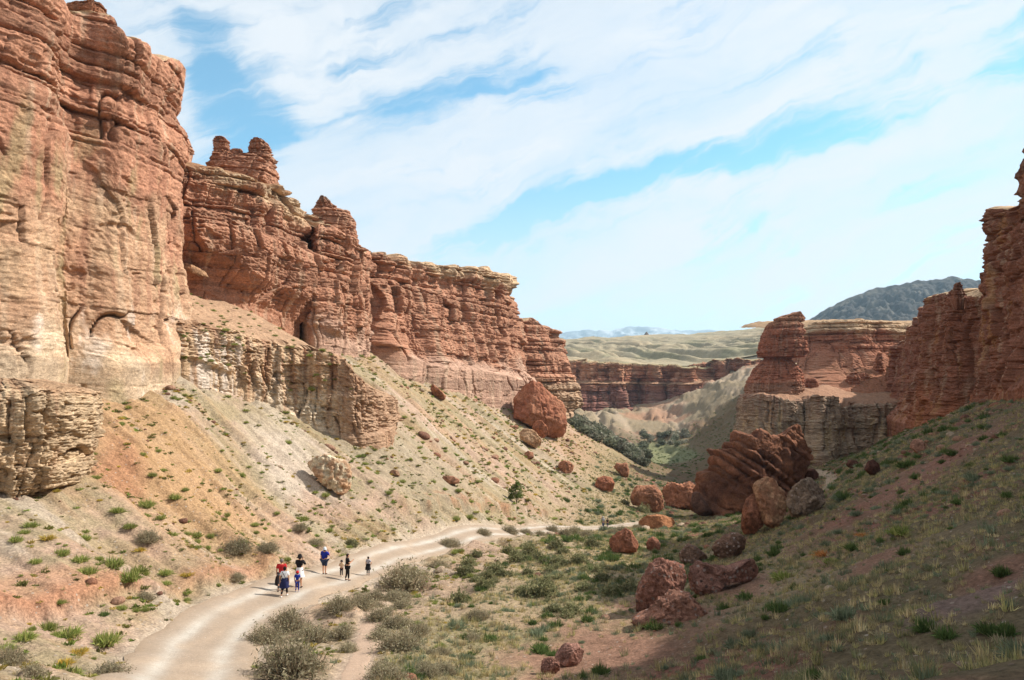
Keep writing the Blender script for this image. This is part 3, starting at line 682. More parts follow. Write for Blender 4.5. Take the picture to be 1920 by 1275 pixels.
pc = std_col(.7, 20, RED, RED, RED * .94, 20, 34, 1, .3)
tower('pinnacle', [(352,396,512),(340,396,515),(330,398,516),(318,408,516),(305,424,514),(297,440,510),(294,462,506),(291,473,503),(282,470,508),(272,474,505),(266,476,500),(265,482,494)], 121, 'layered pinnacle with a squared head on the second left cliff', depth=.9, k=.7, seed=21, colf=pc, cat='pinnacle')
tower('pinnacle', [(310,392,450),(292,398,442),(284,403,432),(277,404,426),(270,402,429),(262,404,427),(258,407,421)], 120, 'slim pinnacle with a leaning knob left of the squared one', depth=.8, k=.5, seed=22, colf=pc, cat='pinnacle')
tower('boulder', [(287,432,456),(284,432,455),(280,436,453)], 120.5, 'flat slab balanced between the two pinnacles', depth=.8, k=.3, seed=23, colf=pc, sink=.3, cat='boulder', n=60, m=40)
tower('pinnacle', [(466,580,664),(445,572,668),(425,574,666),(412,586,664),(404,588,658),(396,590,650),(390,592,636),(385,598,628),(378,600,620),(371,603,614)], 131, 'blocky pinnacle with a dark knob on the sheer red cliff', depth=.8, k=.8, seed=24, colf=std_col(.8, 24, RED, RED, A(140,108,90), 25, 33.2, .8, .3), cat='pinnacle')
tower('pinnacle', [(420,548,572),(410,552,568),(404,558,566)], 128, 'stub of rock in the notch left of the blocky pinnacle', depth=.8, k=.4, seed=25, colf=pc, n=70, m=60, cat='pinnacle')
tower('pinnacle', [(290,318,362),(270,322,358),(255,326,352),(245,332,346)], 112, 'broken rock stub behind the right edge of the nearest cliff', depth=.8, k=.5, seed=26, colf=pc, n=80, m=70, cat='pinnacle')
tower('boulder', [(44,122,193),(38,122,195),(28,125,196),(16,136,195),(9,152,192),(7,160,184)], 69.5, 'dark oval cap boulder on top of the nearest cliff', depth=.9, k=.45, seed=27, colf=std_col(.5, 27, A(176,116,84), A(176,116,84), A(176,116,84), 20, 30, 1, .2), sink=.6, cat='boulder', n=110, m=90, ledge=.3)
tower('rock_tower', [(745,1398,1504),(720,1402,1503),(700,1413,1500),(690,1418,1495),(682,1427,1488),(675,1436,1481),(671.5,1438,1482),(669.5,1425,1508),(660,1425,1510),(640,1430,1508),(630,1432,1504),(622,1436,1506),(610,1441,1506),(604,1446,1500),(603,1453,1507),(597,1455,1508),(592,1468,1504),(588,1484,1500),(586,1488,1496)], 222, 'red rock tower with an overhanging head standing on the pale lower cliff', depth=.9, n=260, m=320, k=1.1, seed=28,
      colf=std_col(1.1, 28, A(200,150,122), A(186,118,90), A(200,140,106), 3.0, 20, 1.0, .35), ledge=.28, block=.32, butt=.1, rough=.22)
hut = std_col(.7, 29, A(206,146,114), A(200,134,104), A(200,134,104), -2, 8, 1, .3)
tower('rock_outcrop', [(740,1584,1616),(728,1586,1614),(712,1588,1612),(702,1592,1610),(698,1598,1606)], 243, 'rounded red outcrop on the slope right of the rock tower', depth=.8, k=.6, seed=29, colf=hut, n=80, m=80, cat='outcrop')
tower('rock_outcrop', [(730,1612,1634),(716,1613,1632),(704,1614,1628),(699,1617,1624)], 245, 'smaller notched red outcrop touching the rounded one', depth=.8, k=.5, seed=30, colf=hut, n=80, m=80, cat='outcrop')
tower('rock_outcrop', [(702,1640,1662),(690,1640,1656),(672,1642,1654),(662,1646,1652)], 248, 'thin red fin of rock high on the ledged hillside', depth=.8, k=.5, seed=31, colf=hut, n=80, m=80, cat='outcrop')
tower('rock_outcrop', [(726,1506,1534),(716,1510,1532),(709,1514,1528)], 232, 'low red lump of rock at the foot of the rock tower', depth=.8, k=.5, seed=32, colf=hut, n=80, m=70, cat='outcrop')
tower('pinnacle', [(560,1786,1812),(545,1790,1806),(535,1792,1802),(530,1794,1800)], 138, 'thin pinnacle in front of the stepped right cliff', depth=.8, k=.5, seed=33, colf=std_col(.5, 33, RRED, RRED, RRED, 5, 20), n=70, m=70, cat='pinnacle')
tower('boulder', [(940,-90,70),(925,-110,98),(905,-115,122),(880,-118,134),(830,-118,146),(790,-118,151),(752,-116,150),(738,-112,144),(727,-95,124),(718,-70,92),(711,-40,66)], Yat_(75, 930) + 1.6, 'big pale block at the left edge, as tall as a house, cracked and layered', depth=1.0, k=.34, seed=60, n=300, m=260, cat='boulder', sink=1.0,
      colf=std_col(.34, 60, A(236,196,156), A(244,210,170), A(226,184,146), -6.5, .2, .5, .5), ledge=.14, block=1.1, butt=1.2, rough=.5, bw=6, zfun=lambda z, s: .1 + .9 * sstep(.0, .3, noise(s / 3, z / 4, 0, 61)))
print('cliffs', round(time.time() - T0, 1))

# ------------------------------------------------------------------ far plain, black hill, far mountains
def hill(name, us_, ys_, fn, colfn, mat, label, cat='hill'):
    U, Yg = np.meshgrid(us_, ys_); X = U * Yg; Z = fn(X, Yg, U)
    c = np.clip(colfn(X, Yg, Z, U), .01, .85)
    return tag(link(name, mesh_np(name, np.stack([X, Yg, Z], -1).reshape(-1, 3), grid_faces(*X.shape), c.reshape(-1, 3)), mat), label, cat, kind='structure')
def u_of(px): return (px - CX) / F
def plain(X, Y, U):
    px = CX + U * F
    top = np.interp(px, [600, 1040, 1060, 1200, 1300, 1400, 1440, 1520, 1700, 2400], [632, 632, 634, 629, 625, 617, 611, 605, 605, 600])
    zt = (HOR - top) / F * 1500
    z0 = np.interp(px, [600, 1050, 1300, 1420, 1500, 2400], [21, 21, 18, 26, 30, 34]) * 1.0 + 2.0
    t = np.clip((Y - 560) / 940, 0, 1)
    z = z0 + (zt - z0) * t ** 1.05
    rg = np.abs(fbm(X / 52 + .3 * Y / 110 + .3 * noise(X / 90, Y / 90, 0, 5), Y / 900, 0, 4, 102, .5))
    z = z - (26 * rg - 3) * sstep(560, 760, Y) * (.12 + .88 * sstep(1480, 1000, Y)) + 3 * fbm(X / 60, Y / 60, 0, 4, 103) * sstep(560, 700, Y)
    return np.where(Y > 1500, z - (Y - 1500) * .04, z)
hill('hills', np.linspace(-.5, .9, 620), np.unique(np.r_[np.linspace(540, 1500, 300), np.linspace(1500, 3000, 30)]), plain,
     lambda X, Y, Z, U: mix(mix(np.broadcast_to(A(196, 180, 148), X.shape + (3,)), A(212, 190, 154), sstep(-.2, .3, fbm(X / 90, Y / 200, 0, 4, 105))), A(168, 160, 124), sstep(.1, .4, fbm(X / 50, Y / 120, 0, 4, 107)) * .7), M_HILL, 'pale green grass hills beyond the far cliffs')
def black(X, Y, U):
    px = CX + U * F
    top = np.interp(px, [1380, 1500, 1530, 1560, 1600, 1640, 1680, 1720, 1755, 1790, 1820, 1900, 2000, 2200], [640, 607, 592, 575, 555, 542, 533, 527, 524, 516, 520, 535, 545, 580])
    zt = (HOR - top) / F * 2300 * 1.0
    t = 1 - np.abs(Y - 2300) / 700
    z = 100 + (zt - 100) * np.clip(t, 0, 1) ** .9
    rg = np.abs(fbm(X / 130, Y / 130, 0, 5, 111))
    return z - 80 * rg * sstep(.0, .35, t) * sstep(1.02, .85, t) - 14 * np.abs(fbm(X / 40, Y / 40, 0, 4, 112)) * sstep(1.0, .94, t) + 6 * fbm(X / 30, Y / 30, 0, 3, 113) * sstep(0,.2,t)
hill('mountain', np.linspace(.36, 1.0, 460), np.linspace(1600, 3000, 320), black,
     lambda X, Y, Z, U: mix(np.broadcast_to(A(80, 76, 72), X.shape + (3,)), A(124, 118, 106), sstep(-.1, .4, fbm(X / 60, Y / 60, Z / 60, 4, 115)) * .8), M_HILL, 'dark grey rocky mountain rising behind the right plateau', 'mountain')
for px, hh, w, lab in ((1213, 621, 26, 'small dark cone hill on the plain skyline'), (1113, 628, 18, 'low dark bump left of the cone hill on the skyline'), (1266, 626, 14, 'low dark bump right of the cone hill on the skyline')):
    def cone(X, Y, U, px=px, hh=hh, w=w):
        r = np.hypot((CX + U * F - px) / w, (Y - 1640) / 60)
        return 92 + ((HOR - hh) / F * 1640 - 92) * np.clip(1 - r, 0, 1) ** 1.0 + 3 * noise(X / 14, Y / 14, 0, 7) * np.clip(1 - r, 0, 1)
    hill('hill', np.linspace(u_of(px - w), u_of(px + w), 60), np.linspace(1580, 1700, 40), cone, lambda X, Y, Z, U: np.broadcast_to(A(120, 104, 92), X.shape + (3,)), M_HILL, lab)
def farm_(X, Y, U):
    px = CX + U * F
    top = np.interp(px, [300, 900, 1040, 1100, 1150, 1180, 1230, 1280, 1330, 1400, 1500, 1800], [640, 622, 624, 617, 618, 611, 612, 619, 617, 626, 632, 640])
    zt = (HOR - top) / F * 9000
    t = 1 - np.abs(Y - 9000) / 1800
    rg = np.abs(fbm(X / 520, Y / 700, 0, 5, 121))
    return 300 + (zt - 300) * np.clip(t, 0, 1) - 260 * rg * sstep(0, .3, t) * sstep(1.0, .8, t) - 50 * np.abs(fbm(X / 180, Y / 180, 0, 4, 122)) * sstep(1.03, .96, t)
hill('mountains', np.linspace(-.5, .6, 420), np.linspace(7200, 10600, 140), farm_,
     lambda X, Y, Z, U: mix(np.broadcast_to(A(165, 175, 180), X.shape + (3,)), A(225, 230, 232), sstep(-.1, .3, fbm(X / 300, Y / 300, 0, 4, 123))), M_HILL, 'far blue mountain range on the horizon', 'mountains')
# ------------------------------------------------------------------ boulders, each from its own outline
_ico = {}
def ico(sub):
    if sub not in _ico:
        bm = bmesh.new(); bmesh.ops.create_icosphere(bm, subdivisions=sub, radius=1)
        _ico[sub] = (np.array([v.co[:] for v in bm.verts]), np.array([[v.index for v in f.verts] for f in bm.faces])); bm.free()
    return _ico[sub]

def rock_shape(seed, sub=5, facets=9, rough=.07, size=1.0, cut=(.62, .92)):
    """unit boulder: sphere cut by random planes and weathered"""
    Vv, Fc = ico(sub); r = np.random.default_rng(seed); Vv = Vv.copy()
    for _ in range(facets):
        nrm = r.normal(size=3); nrm /= np.linalg.norm(nrm); d = r.uniform(*cut)
        q = Vv @ nrm; Vv -= np.maximum(q - d, 0)[:, None] * nrm[None] * .93
    n = fbm(Vv[:, 0] * 1.7, Vv[:, 1] * 1.7, Vv[:, 2] * 1.7, 3, seed) * rough * 1.6 + fbm(Vv[:, 0] * 6, Vv[:, 1] * 6, Vv[:, 2] * 6, 4, seed + 5) * rough * .6
    Vv *= (1 + n)[:, None]
    return Vv, Fc

def boulder(name, outline, Y, label, depth=.8, cola=(176, 112, 84), colb=None, seed=0, sub=5, rough=.05, facets=7, beds=None, mat=None, cat='boulder', sink=.25, pits=0, power=.72, dexp=.75):
    """outline in photo pixels at depth Y; a closed rock with that outline and real thickness"""
    a, b = ray([p[0] for p in outline], [p[1] for p in outline])
    P = np.stack([a * Y, b * Y], 1); c = (P.max(0) + P.min(0)) / 2; P = P - c
    # finely sampled outline radius by angle
    Q = np.concatenate([np.linspace(P[i], P[(i + 1) % len(P)], 40, endpoint=False) for i in range(len(P))])
    ang = np.arctan2(Q[:, 1], Q[:, 0]); rad = np.hypot(Q[:, 0], Q[:, 1]); bins = ((ang + np.pi) / (2 * np.pi) * 480).astype(int) % 480
    Rr = np.zeros(480); np.maximum.at(Rr, bins, rad)
    z = np.nonzero(Rr == 0)[0]; nz = np.nonzero(Rr)[0]
    if len(z): Rr[z] = np.interp(z, np.r_[nz - 480, nz, nz + 480], np.r_[Rr[nz]] .repeat(1).tolist() * 3 if False else np.concatenate([Rr[nz]] * 3))
    Rr = np.convolve(np.r_[Rr[-3:], Rr, Rr[:3]], np.array([.04, .12, .2, .28, .2, .12, .04]), 'valid')
    Vv, Fc = ico(sub); Vv = Vv.copy(); r = np.random.default_rng(seed + 100)
    lat = np.hypot(Vv[:, 0], Vv[:, 2]); th = np.arctan2(Vv[:, 2], Vv[:, 0])
    R0 = np.interp((th + np.pi) / (2 * np.pi) * 480 - .5, np.arange(-1, 481), np.r_[Rr[-1], Rr, Rr[0]])
    lat2 = lat ** power; dep = np.sign(Vv[:, 1]) * np.abs(Vv[:, 1]) ** dexp
    size = float(np.sqrt((P.max(0) - P.min(0)).prod())) / 2
    X = np.cos(th) * lat2 * R0; Z = np.sin(th) * lat2 * R0; D = dep * size * depth
    pts = np.stack([X, D, Z], 1)
    for _ in range(facets):       # flat broken faces on the sides towards and away from us
        nrm = np.array([r.uniform(-.75, .75), -1 if r.random() < .7 else 1, r.uniform(-.6, .8)]); nrm /= np.linalg.norm(nrm)
        q = pts @ nrm; d = r.uniform(.55, .82) * q.max(); pts -= (np.maximum(q - d, 0) * .98)[:, None] * nrm[None]
    for _ in range(facets):       # smaller chips off the edges
        nrm = np.array([r.uniform(-1, 1), r.uniform(-1, .3), r.uniform(-.8, 1)]); nrm /= np.linalg.norm(nrm)
        q = pts @ nrm; d = r.uniform(.84, .95) * q.max(); pts -= (np.maximum(q - d, 0) * .95)[:, None] * nrm[None]
    nn = pts / (np.linalg.norm(pts, axis=1)[:, None] + 1e-6)
    sx = pts / size
    n1 = fbm(sx[:, 0] * 1.6, sx[:, 1] * 1.6, sx[:, 2] * 1.6, 3, seed); n2 = fbm(sx[:, 0] * 6, sx[:, 1] * 6, sx[:, 2] * 6, 5, seed + 4, .6)
    rdg = 1 - 2 * np.abs(fbm(sx[:, 0] * 3.5, sx[:, 1] * 3.5, sx[:, 2] * 3.5, 4, seed + 9, .55)); dsp = size * rough * (.8 * n1 + 1.05 * n2 + .6 * rdg)
    tone = np.zeros(len(pts)); bdisp = 0
    if beds:
        ang_, th_, amp = beds
        zz = (-math.sin(R(ang_)) * pts[:, 0] + math.cos(R(ang_)) * pts[:, 2] + .12 * pts[:, 1]) / th_ + .1 * n1
        zz = zz * 1.0 + 40
        i, u, t = FINE.look(zz); i2, u2, t2 = BEDS.look(zz)
        bn = np.array([-math.sin(R(ang_)), .1, math.cos(R(ang_))]); lat_ = nn - (nn @ bn)[:, None] * bn[None]
        bdisp = lat_ * amp * (.3 * FINE.hard[i] + .4 * (1 - np.abs(2 * u2 - 1) ** 4) + 1.1 * BEDS.hard[i2] + .8 * noise(sx[:, 0] * 2.5 + 5.1 * (i2 % 7), sx[:, 1] * 2.5, sx[:, 2] * 2.5, seed + 2) - .5 - 1.1 * np.exp(-(np.minimum(u2, 1 - u2) * t2 / .12) ** 2))[:, None]
        tone = FINE.tone[i] * .14 + BEDS.tone[i2] * .16
    if pits:
        h = fbm(sx[:, 0] * 3.2, sx[:, 1] * 3.2, sx[:, 2] * 3.2, 3, seed + 8); dsp = dsp - size * pits * sstep(.3, .7, h)
    pts = pts + nn * dsp[:, None] + bdisp
    ca = A(*cola) * [1.18, 1.24, 1.2]; cb = A(*(colb or [v * .84 for v in cola])) * [1.16, 1.2, 1.15]
    cm = mix(np.broadcast_to(ca, pts.shape), cb, sstep(-.25, .35, n1 + .6 * fbm(sx[:, 0] * 2.5, sx[:, 1] * 2.5, sx[:, 2] * 2.5, 3, seed + 6)))
    cm = np.clip(cm * (1 + tone + .3 * n2 + .1 * rdg)[:, None], .01, .8)
    zb = pts[:, 2].min() + sink
    loc = np.array([c[0], Y, c[1] + zb])
    o = link(name, mesh_np(name, pts - np.array([0, 0, zb]), Fc, cm, smooth=False), mat or M_BOULD, loc=tuple(loc))
    return tag(o, label, cat)

def Yat(px, py, lift=0.0): return float(gp(px, py)[1])
RD = (204, 140, 110)
boulder('boulder', [(965,746),(978,726),(992,712),(1008,716),(1028,735),(1052,752),(1063,768),(1062,800),(1067,815),(1048,826),(1028,818),(1000,800),(964,784)], Yat(1030, 822), 'large dark red boulder high on the left slope beneath the last cliff', depth=.75, cola=(206,140,110), colb=(186,120,94), seed=2, sub=6, rough=.05)
boulder('boulder', [(997,800),(1003,790),(1015,788),(1026,800),(1028,815),(1018,822),(1004,815)], Yat(1012, 822) - 3, 'small red block leaning on the large red boulder', cola=(196,126,96), seed=3)
boulder('boulder', [(974,812),(982,803),(1000,806),(1014,822),(1020,836),(1010,842),(990,832),(976,824)], Yat(1000, 840), 'pale tan slab lying below the large red boulder', cola=(220,176,142), colb=(206,158,124), seed=4, depth=.5)
boulder('boulder', [(983,850),(990,845),(1000,849),(1001,858),(992,861),(984,857)], Yat(992, 860), 'small red rock on the slope under the pale slab', cola=RD, seed=5, sub=4)
boulder('boulder', [(1046,872),(1054,862),(1068,866),(1078,876),(1074,886),(1062,888),(1050,882)], Yat(1062, 887), 'rough red rock on the left slope above the green patch', cola=RD, seed=6, sub=4, rough=.09)
boulder('boulder', [(1150,876),(1157,868),(1166,870),(1173,866),(1179,880),(1178,895),(1168,894),(1158,884)], Yat(1170, 895), 'jagged upright red rock near the end of the left slope', cola=RD, seed=7, sub=4, rough=.1)
boulder('boulder', [(1114,906),(1120,896),(1134,893),(1148,896),(1153,908),(1148,920),(1134,923),(1118,919)], Yat(1134, 922), 'rounded red boulder at the foot of the left slope', cola=(206,132,102), seed=8, sub=5, power=.6)
boulder('boulder', [(1181,925),(1188,912),(1205,910),(1226,909),(1238,920),(1244,940),(1246,958),(1232,960),(1205,952),(1184,944)], Yat(1215, 957), 'big square red boulder beside the far bend of the road', cola=(212,146,114), seed=9, sub=5, facets=10, power=.6)
boulder('boulder', [(1242,930),(1246,906),(1262,905),(1280,910),(1292,903),(1308,908),(1310,940),(1300,954),(1270,950),(1250,948)], Yat(1275, 953), 'eroded red boulder with hollows left of the tilted boulder', cola=(212,144,112), seed=10, sub=5, pits=.14, rough=.09)
boulder('boulder', [(1194,984),(1198,974),(1215,967),(1240,966),(1262,972),(1270,982),(1262,990),(1235,993),(1205,996)], Yat(1232, 993), 'low orange boulder half buried beside the road', cola=(206,140,100), seed=11, sub=5, depth=.7)
boulder('boulder', [(1142,1010),(1146,1004),(1160,994),(1172,990),(1184,996),(1190,1008),(1198,1018),(1192,1034),(1165,1036),(1147,1034)], Yat(1170, 1035), 'dark red boulder with a flat slanted face on the valley floor', cola=(190,124,98), seed=12, sub=5, facets=8)
boulder('boulder', [(1211,1020),(1216,1011),(1224,1006),(1233,1010),(1239,1022),(1237,1032),(1214,1033)], Yat(1225, 1032), 'small egg shaped red boulder on the valley floor', cola=(196,132,108), seed=13, sub=4)
boulder('boulder', [(1275,1040),(1278,1024),(1290,1019),(1306,1026),(1325,1042),(1330,1054),(1300,1056),(1284,1060),(1276,1056)], Yat(1296, 1058), 'grey brown boulder behind the pair of conglomerate rocks', cola=(178,138,120), seed=14, mat=M_CONG, rough=.08)
boulder('boulder', [(1334,1034),(1345,1016),(1362,1004),(1380,999),(1394,1003),(1397,1030),(1385,1038),(1362,1047),(1340,1045)], Yat(1362, 1045), 'pitted dark brown boulder below the upright slab', cola=(166,126,108), seed=15, mat=M_CONG, rough=.09)
boulder('boulder', [(1190,1150),(1194,1120),(1206,1090),(1222,1060),(1238,1049),(1256,1054),(1280,1060),(1285,1080),(1281,1108),(1262,1124),(1240,1130),(1215,1142)], Yat(1225, 1145), 'red pebbly conglomerate rock leaning left beside a dark gap', cola=(198,140,122), colb=(176,122,106), seed=16, sub=6, mat=M_CONG, rough=.07, depth=.9)
boulder('boulder', [(1288,1100),(1287,1075),(1292,1054),(1304,1048),(1322,1058),(1345,1064),(1375,1064),(1400,1052),(1412,1050),(1422,1066),(1418,1080),(1404,1088),(1378,1084),(1355,1092),(1338,1100),(1330,1116),(1305,1112)], Yat(1312, 1114), 'long humped conglomerate rock with a raised right end', cola=(190,136,120), colb=(166,118,104), seed=17, sub=6, mat=M_CONG, rough=.07, depth=.7, facets=4)
boulder('boulder', [(1180,1165),(1215,1150),(1240,1128),(1262,1112),(1290,1112),(1305,1130),(1330,1150),(1300,1172),(1230,1180)], Yat(1250, 1168), 'crumbling red mound of soil under the leaning conglomerate rock', cola=(206,146,124), seed=18, sub=5, mat=M_CONG, depth=.8, power=.9, facets=2, rough=.09, sink=1.0, cat='mound')
boulder('tilted_boulder', [(1302,958),(1296,935),(1308,915),(1310,888),(1328,884),(1334,858),(1340,846),(1362,838),(1376,820),(1378,808),(1392,812),(1416,822),(1420,806),(1432,808),(1440,818),(1474,816),(1482,798),(1492,794),(1512,806),(1536,822),(1532,845),(1524,872),(1506,900),(1486,920),(1440,940),(1405,962),(1385,972),(1340,972)], 150, 'huge red boulder, darkened for shade, with steeply tilted layers', depth=.62, cola=(156,104,80), colb=(130,86,68), seed=19, sub=7, rough=.035, facets=4, beds=(-36, 2.4, .6), power=.6)  # base colour darkened to stand in for shade over the boulder
boulder('boulder', [(1296,944),(1300,925),(1310,922),(1322,940),(1340,965),(1325,968),(1302,962)], 146, 'dark wedge of rock against the left foot of the tilted boulder', cola=(132,96,84), seed=20, sub=4)
boulder('boulder', [(1414,912),(1424,898),(1442,893),(1458,900),(1472,922),(1474,945),(1470,978),(1450,992),(1428,986),(1422,950)], Yat(1445, 990), 'upright brown slab with holes in front of the tilted boulder', cola=(206,154,120), colb=(180,126,98), seed=21, sub=5, pits=.09, facets=9)
boulder('boulder', [(1392,990),(1394,960),(1402,934),(1416,925),(1428,945),(1432,985),(1412,1000),(1396,1004)], Yat(1408, 1002), 'red lump of rock at the left foot of the upright slab', cola=(184,120,94), seed=22, sub=5, pits=.06)
boulder('boulder', [(1478,950),(1484,915),(1498,900),(1518,898),(1538,910),(1546,925),(1540,950),(1515,968),(1488,972)], Yat(1510, 968), 'rounded grey conglomerate boulder right of the upright slab', cola=(186,156,136), seed=23, sub=5, mat=M_CONG, rough=.08)
boulder('boulder', [(1505,890),(1512,880),(1526,878),(1536,888),(1534,900),(1510,902)], Yat(1520, 903), 'small dark rock between the tilted boulder and the trail', cola=(140,96,82), seed=24, sub=4)
boulder('boulder', [(575,872),(586,858),(608,854),(640,862),(658,878),(659,898),(652,918),(640,926),(615,912),(600,900),(590,885)], Yat(630, 924), 'pale tan boulder with a reddish broken lower side, middle of the left slope', cola=(250,226,196), colb=(222,176,142), seed=25, sub=6, pits=.1, rough=.07, beds=(-12, 1.0, .05))
boulder('boulder', [(825,898),(832,892),(850,893),(862,900),(860,907),(840,907),(828,904)], Yat(845, 907), 'flat red brown rock lying on the left slope', cola=(196,140,114), seed=26, sub=4)
boulder('boulder', [(730,884),(736,880),(748,882),(750,892),(742,893),(733,890)], Yat(742, 893), 'small tan rock left of the flat red brown one', cola=(206,158,130), seed=27, sub=4)
boulder('boulder', [(1040,1232),(1046,1218),(1062,1208),(1084,1208),(1096,1224),(1092,1240),(1074,1250),(1050,1248)], Yat(1070, 1249), 'smooth pink rock at the bottom edge of the valley floor', cola=(206,150,134), seed=28, sub=5)
boulder('boulder', [(1014,1258),(1018,1238),(1032,1232),(1046,1238),(1050,1256),(1034,1264)], Yat(1032, 1263), 'broken pink rock touching the smooth pink one', cola=(196,138,122), seed=29, sub=5, rough=.1)
boulder('boulder', [(806,728),(812,720),(822,728),(836,742),(838,750),(826,748),(812,740)], Yat(826, 750), 'red shard of rock on the slope under the long red cliff', cola=(190,128,100), seed=30, sub=4, rough=.09)
boulder('boulder', [(702,822),(708,815),(715,822),(714,832),(706,833)], Yat(708, 833), 'small tan stone below the low rock wall', cola=(200,150,120), seed=31, sub=4)
boulder('boulder', [(1621,880),(1626,866),(1640,861),(1650,868),(1649,884),(1634,892)], Yat(1636, 890), 'dark rock on the shaded slope right of the trail', cola=(120,80,70), seed=32, sub=4)
boulder('boulder', [(1586,872),(1594,862),(1608,864),(1611,876),(1598,880)], Yat(1598, 880), 'flat dark rock beside the upper end of the trail', cola=(124,86,74), seed=33, sub=4)
boulder('boulder', [(1708,838),(1712,824),(1722,820),(1732,830),(1736,846),(1722,852)], Yat(1720, 851), 'pink rock below the foot of the right cliff', cola=(206,150,128), seed=34, sub=4)
boulder('boulder', [(386,520),(352,508),(340,500),(334,492),(360,496),(382,508),(390,522)], 101, 'pale slab of rock under the dark overhang of the second cliff', cola=(214,164,128), seed=35, sub=4, depth=1.2)
for k, (px, py, wd, ht, lab) in enumerate([(1488,868,16,10,'pale stone'),(1506,872,9,8,'small pale stone'),(1460,650,0,0,'')][:2]):
    boulder('boulder', [(px - wd, py + 4), (px - wd * .4, py - ht), (px + wd * .5, py - ht * .8), (px + wd, py + 5)], Yat(px, py + 6), lab + ' at the upper end of the trail', cola=(220,190,160), seed=40 + k, sub=3)
print('rocks', round(time.time() - T0, 1))
# ------------------------------------------------------------------ plants
def blades(r, n, base=.25, rad=1.0, hgt=.8, lmin=.65, lmax=1.05, wid=.02, droop=.12, emin=8, emax=88, seg2=True, lop=.5):
    th = r.uniform(0, 2 * np.pi, n); el = np.radians(emin + (emax - emin) * r.random(n) ** .8)
    d = np.stack([np.cos(th) * np.cos(el) * rad, np.sin(th) * np.cos(el) * rad, np.sin(el) * hgt], 1)
    L = (r.uniform(lmin, lmax, n) * (1 + lop * noise(np.cos(th) * 1.3 + 9.1 * base, np.sin(th) * 1.3, el * 1.5, int(r.integers(1, 90)))))[:, None]; b = np.stack([np.cos(th), np.sin(th), 0 * th], 1) * (base * rad * np.sqrt(r.random(n)))[:, None]
    b[:, :2] += r.normal(0, base * .3 * rad, (n, 2)); b[:, 2] -= .06
    tip = b * .6 + d * L; tip[:, 2] -= droop * L[:, 0] ** 2 * np.cos(el); tip += r.normal(0, .04, tip.shape)
    mid = b * .55 + tip * .45; mid[:, 2] += droop * .6 * np.cos(el)
    sd = np.cross(tip - b, r.normal(size=(n, 3))); sd /= np.linalg.norm(sd, axis=1)[:, None]; sd *= wid * r.uniform(.6, 1.3, n)[:, None]
    if seg2:
        V = np.stack([b - sd, b + sd, mid - sd * .8, mid + sd * .8, tip], 1).reshape(-1, 3); o = np.arange(n)[:, None] * 5
        Fc = np.concatenate([o + [0, 1, 3], o + [0, 3, 2], o + [2, 3, 4]]); k = 5
    else:
        V = np.stack([b - sd, b + sd, tip], 1).reshape(-1, 3); o = np.arange(n)[:, None] * 3; Fc = o + [0, 1, 2]; k = 3
    return V, Fc, k, b, tip
def leaves(r, n, b, tip, size=.05, t0=.45, t1=1.05, elong=2.2):
    i = r.integers(0, len(b), n); t = r.uniform(t0, t1, n)[:, None]; c = b[i] * (1 - t) + tip[i] * t + r.normal(0, .03, (n, 3))
    a = r.normal(size=(n, 3)); a[:, 2] = np.abs(a[:, 2]); a /= np.linalg.norm(a, axis=1)[:, None]; s = np.cross(a, r.normal(size=(n, 3))); s /= np.linalg.norm(s, axis=1)[:, None]
    z = size * r.uniform(.6, 1.4, n)[:, None]
    V = np.stack([c - a * z * elong * .5, c + s * z * .5, c + a * z * elong * .5, c - s * z * .5], 1).reshape(-1, 3); o = np.arange(n)[:, None] * 4
    return V, np.concatenate([o + [0, 1, 2], o + [0, 2, 3]])
def pick(r, n, k, cols, var=.18):
    c = 1.75 * np.array(cols)[r.integers(0, len(cols), n)] * (1 + r.normal(0, var, (n, 1)))
    return np.clip(np.repeat(c, k, 0), .01, .8)
def cat_(parts):
    V = []; Fq = []; C_ = []; o = 0
    for v, f, c in parts: V.append(v); Fq.append(f + o); C_.append(c); o += len(v)
    return np.concatenate(V), np.concatenate(Fq), np.concatenate(C_)

G_STEM = [A(172,154,128), A(150,132,108), A(190,172,146)]; G_LEAF = [A(164,154,126), A(146,138,112), A(178,168,140), A(130,126,96)]
GREEN = [A(142,152,84), A(124,140,70), A(160,164,98), A(172,168,104)]; YEL = [A(206,172,80), A(190,160,76), A(176,164,84)]
SAGE = [A(146,144,106), A(128,130,94), A(164,156,118), A(118,120,84)]; STRAW = [A(212,190,146), A(192,172,130), A(176,158,118), A(216,198,158)]
DEEP = [A(96,114,66), A(80,100,56), A(114,128,76)]; BLUEG = [A(126,136,108), A(112,122,96), A(144,150,122)]; RUST = [A(196,132,80), A(180,122,76), A(206,150,96)]

def grey_proto(seed, cs=G_STEM, cl=G_LEAF, n=900, nl=3600, hgt=.72, ls=.03):
    r = np.random.default_rng(seed); v, f, k, b, t = blades(r, n, .3, 1, hgt, .6, 1.08, .011, .1, 4, 88)
    c = pick(r, n, k, cs); lv, lf = leaves(r, nl, b, t, ls, .4, 1.02, 3.2)
    return (v, f, c), (lv, lf, pick(r, nl, 4, cl))
def tuft_proto(seed, cols, n=260, hgt=.6, wid=.03, base=.4, em=10, lmin=.5):
    r = np.random.default_rng(seed); v, f, k, b, t = blades(r, n, base, 1, hgt, lmin, 1.05, wid, .18, em, 88)
    return v, f, pick(r, n, k, cols)
def clump_proto(seed, cols, n=30, wid=.03):
    r = np.random.default_rng(seed); v, f, k, b, t = blades(r, n, .3, .75, 1.0, .55, 1.1, wid, .2, 35, 89, False)
    return v, f, pick(r, n, k, cols, .12)

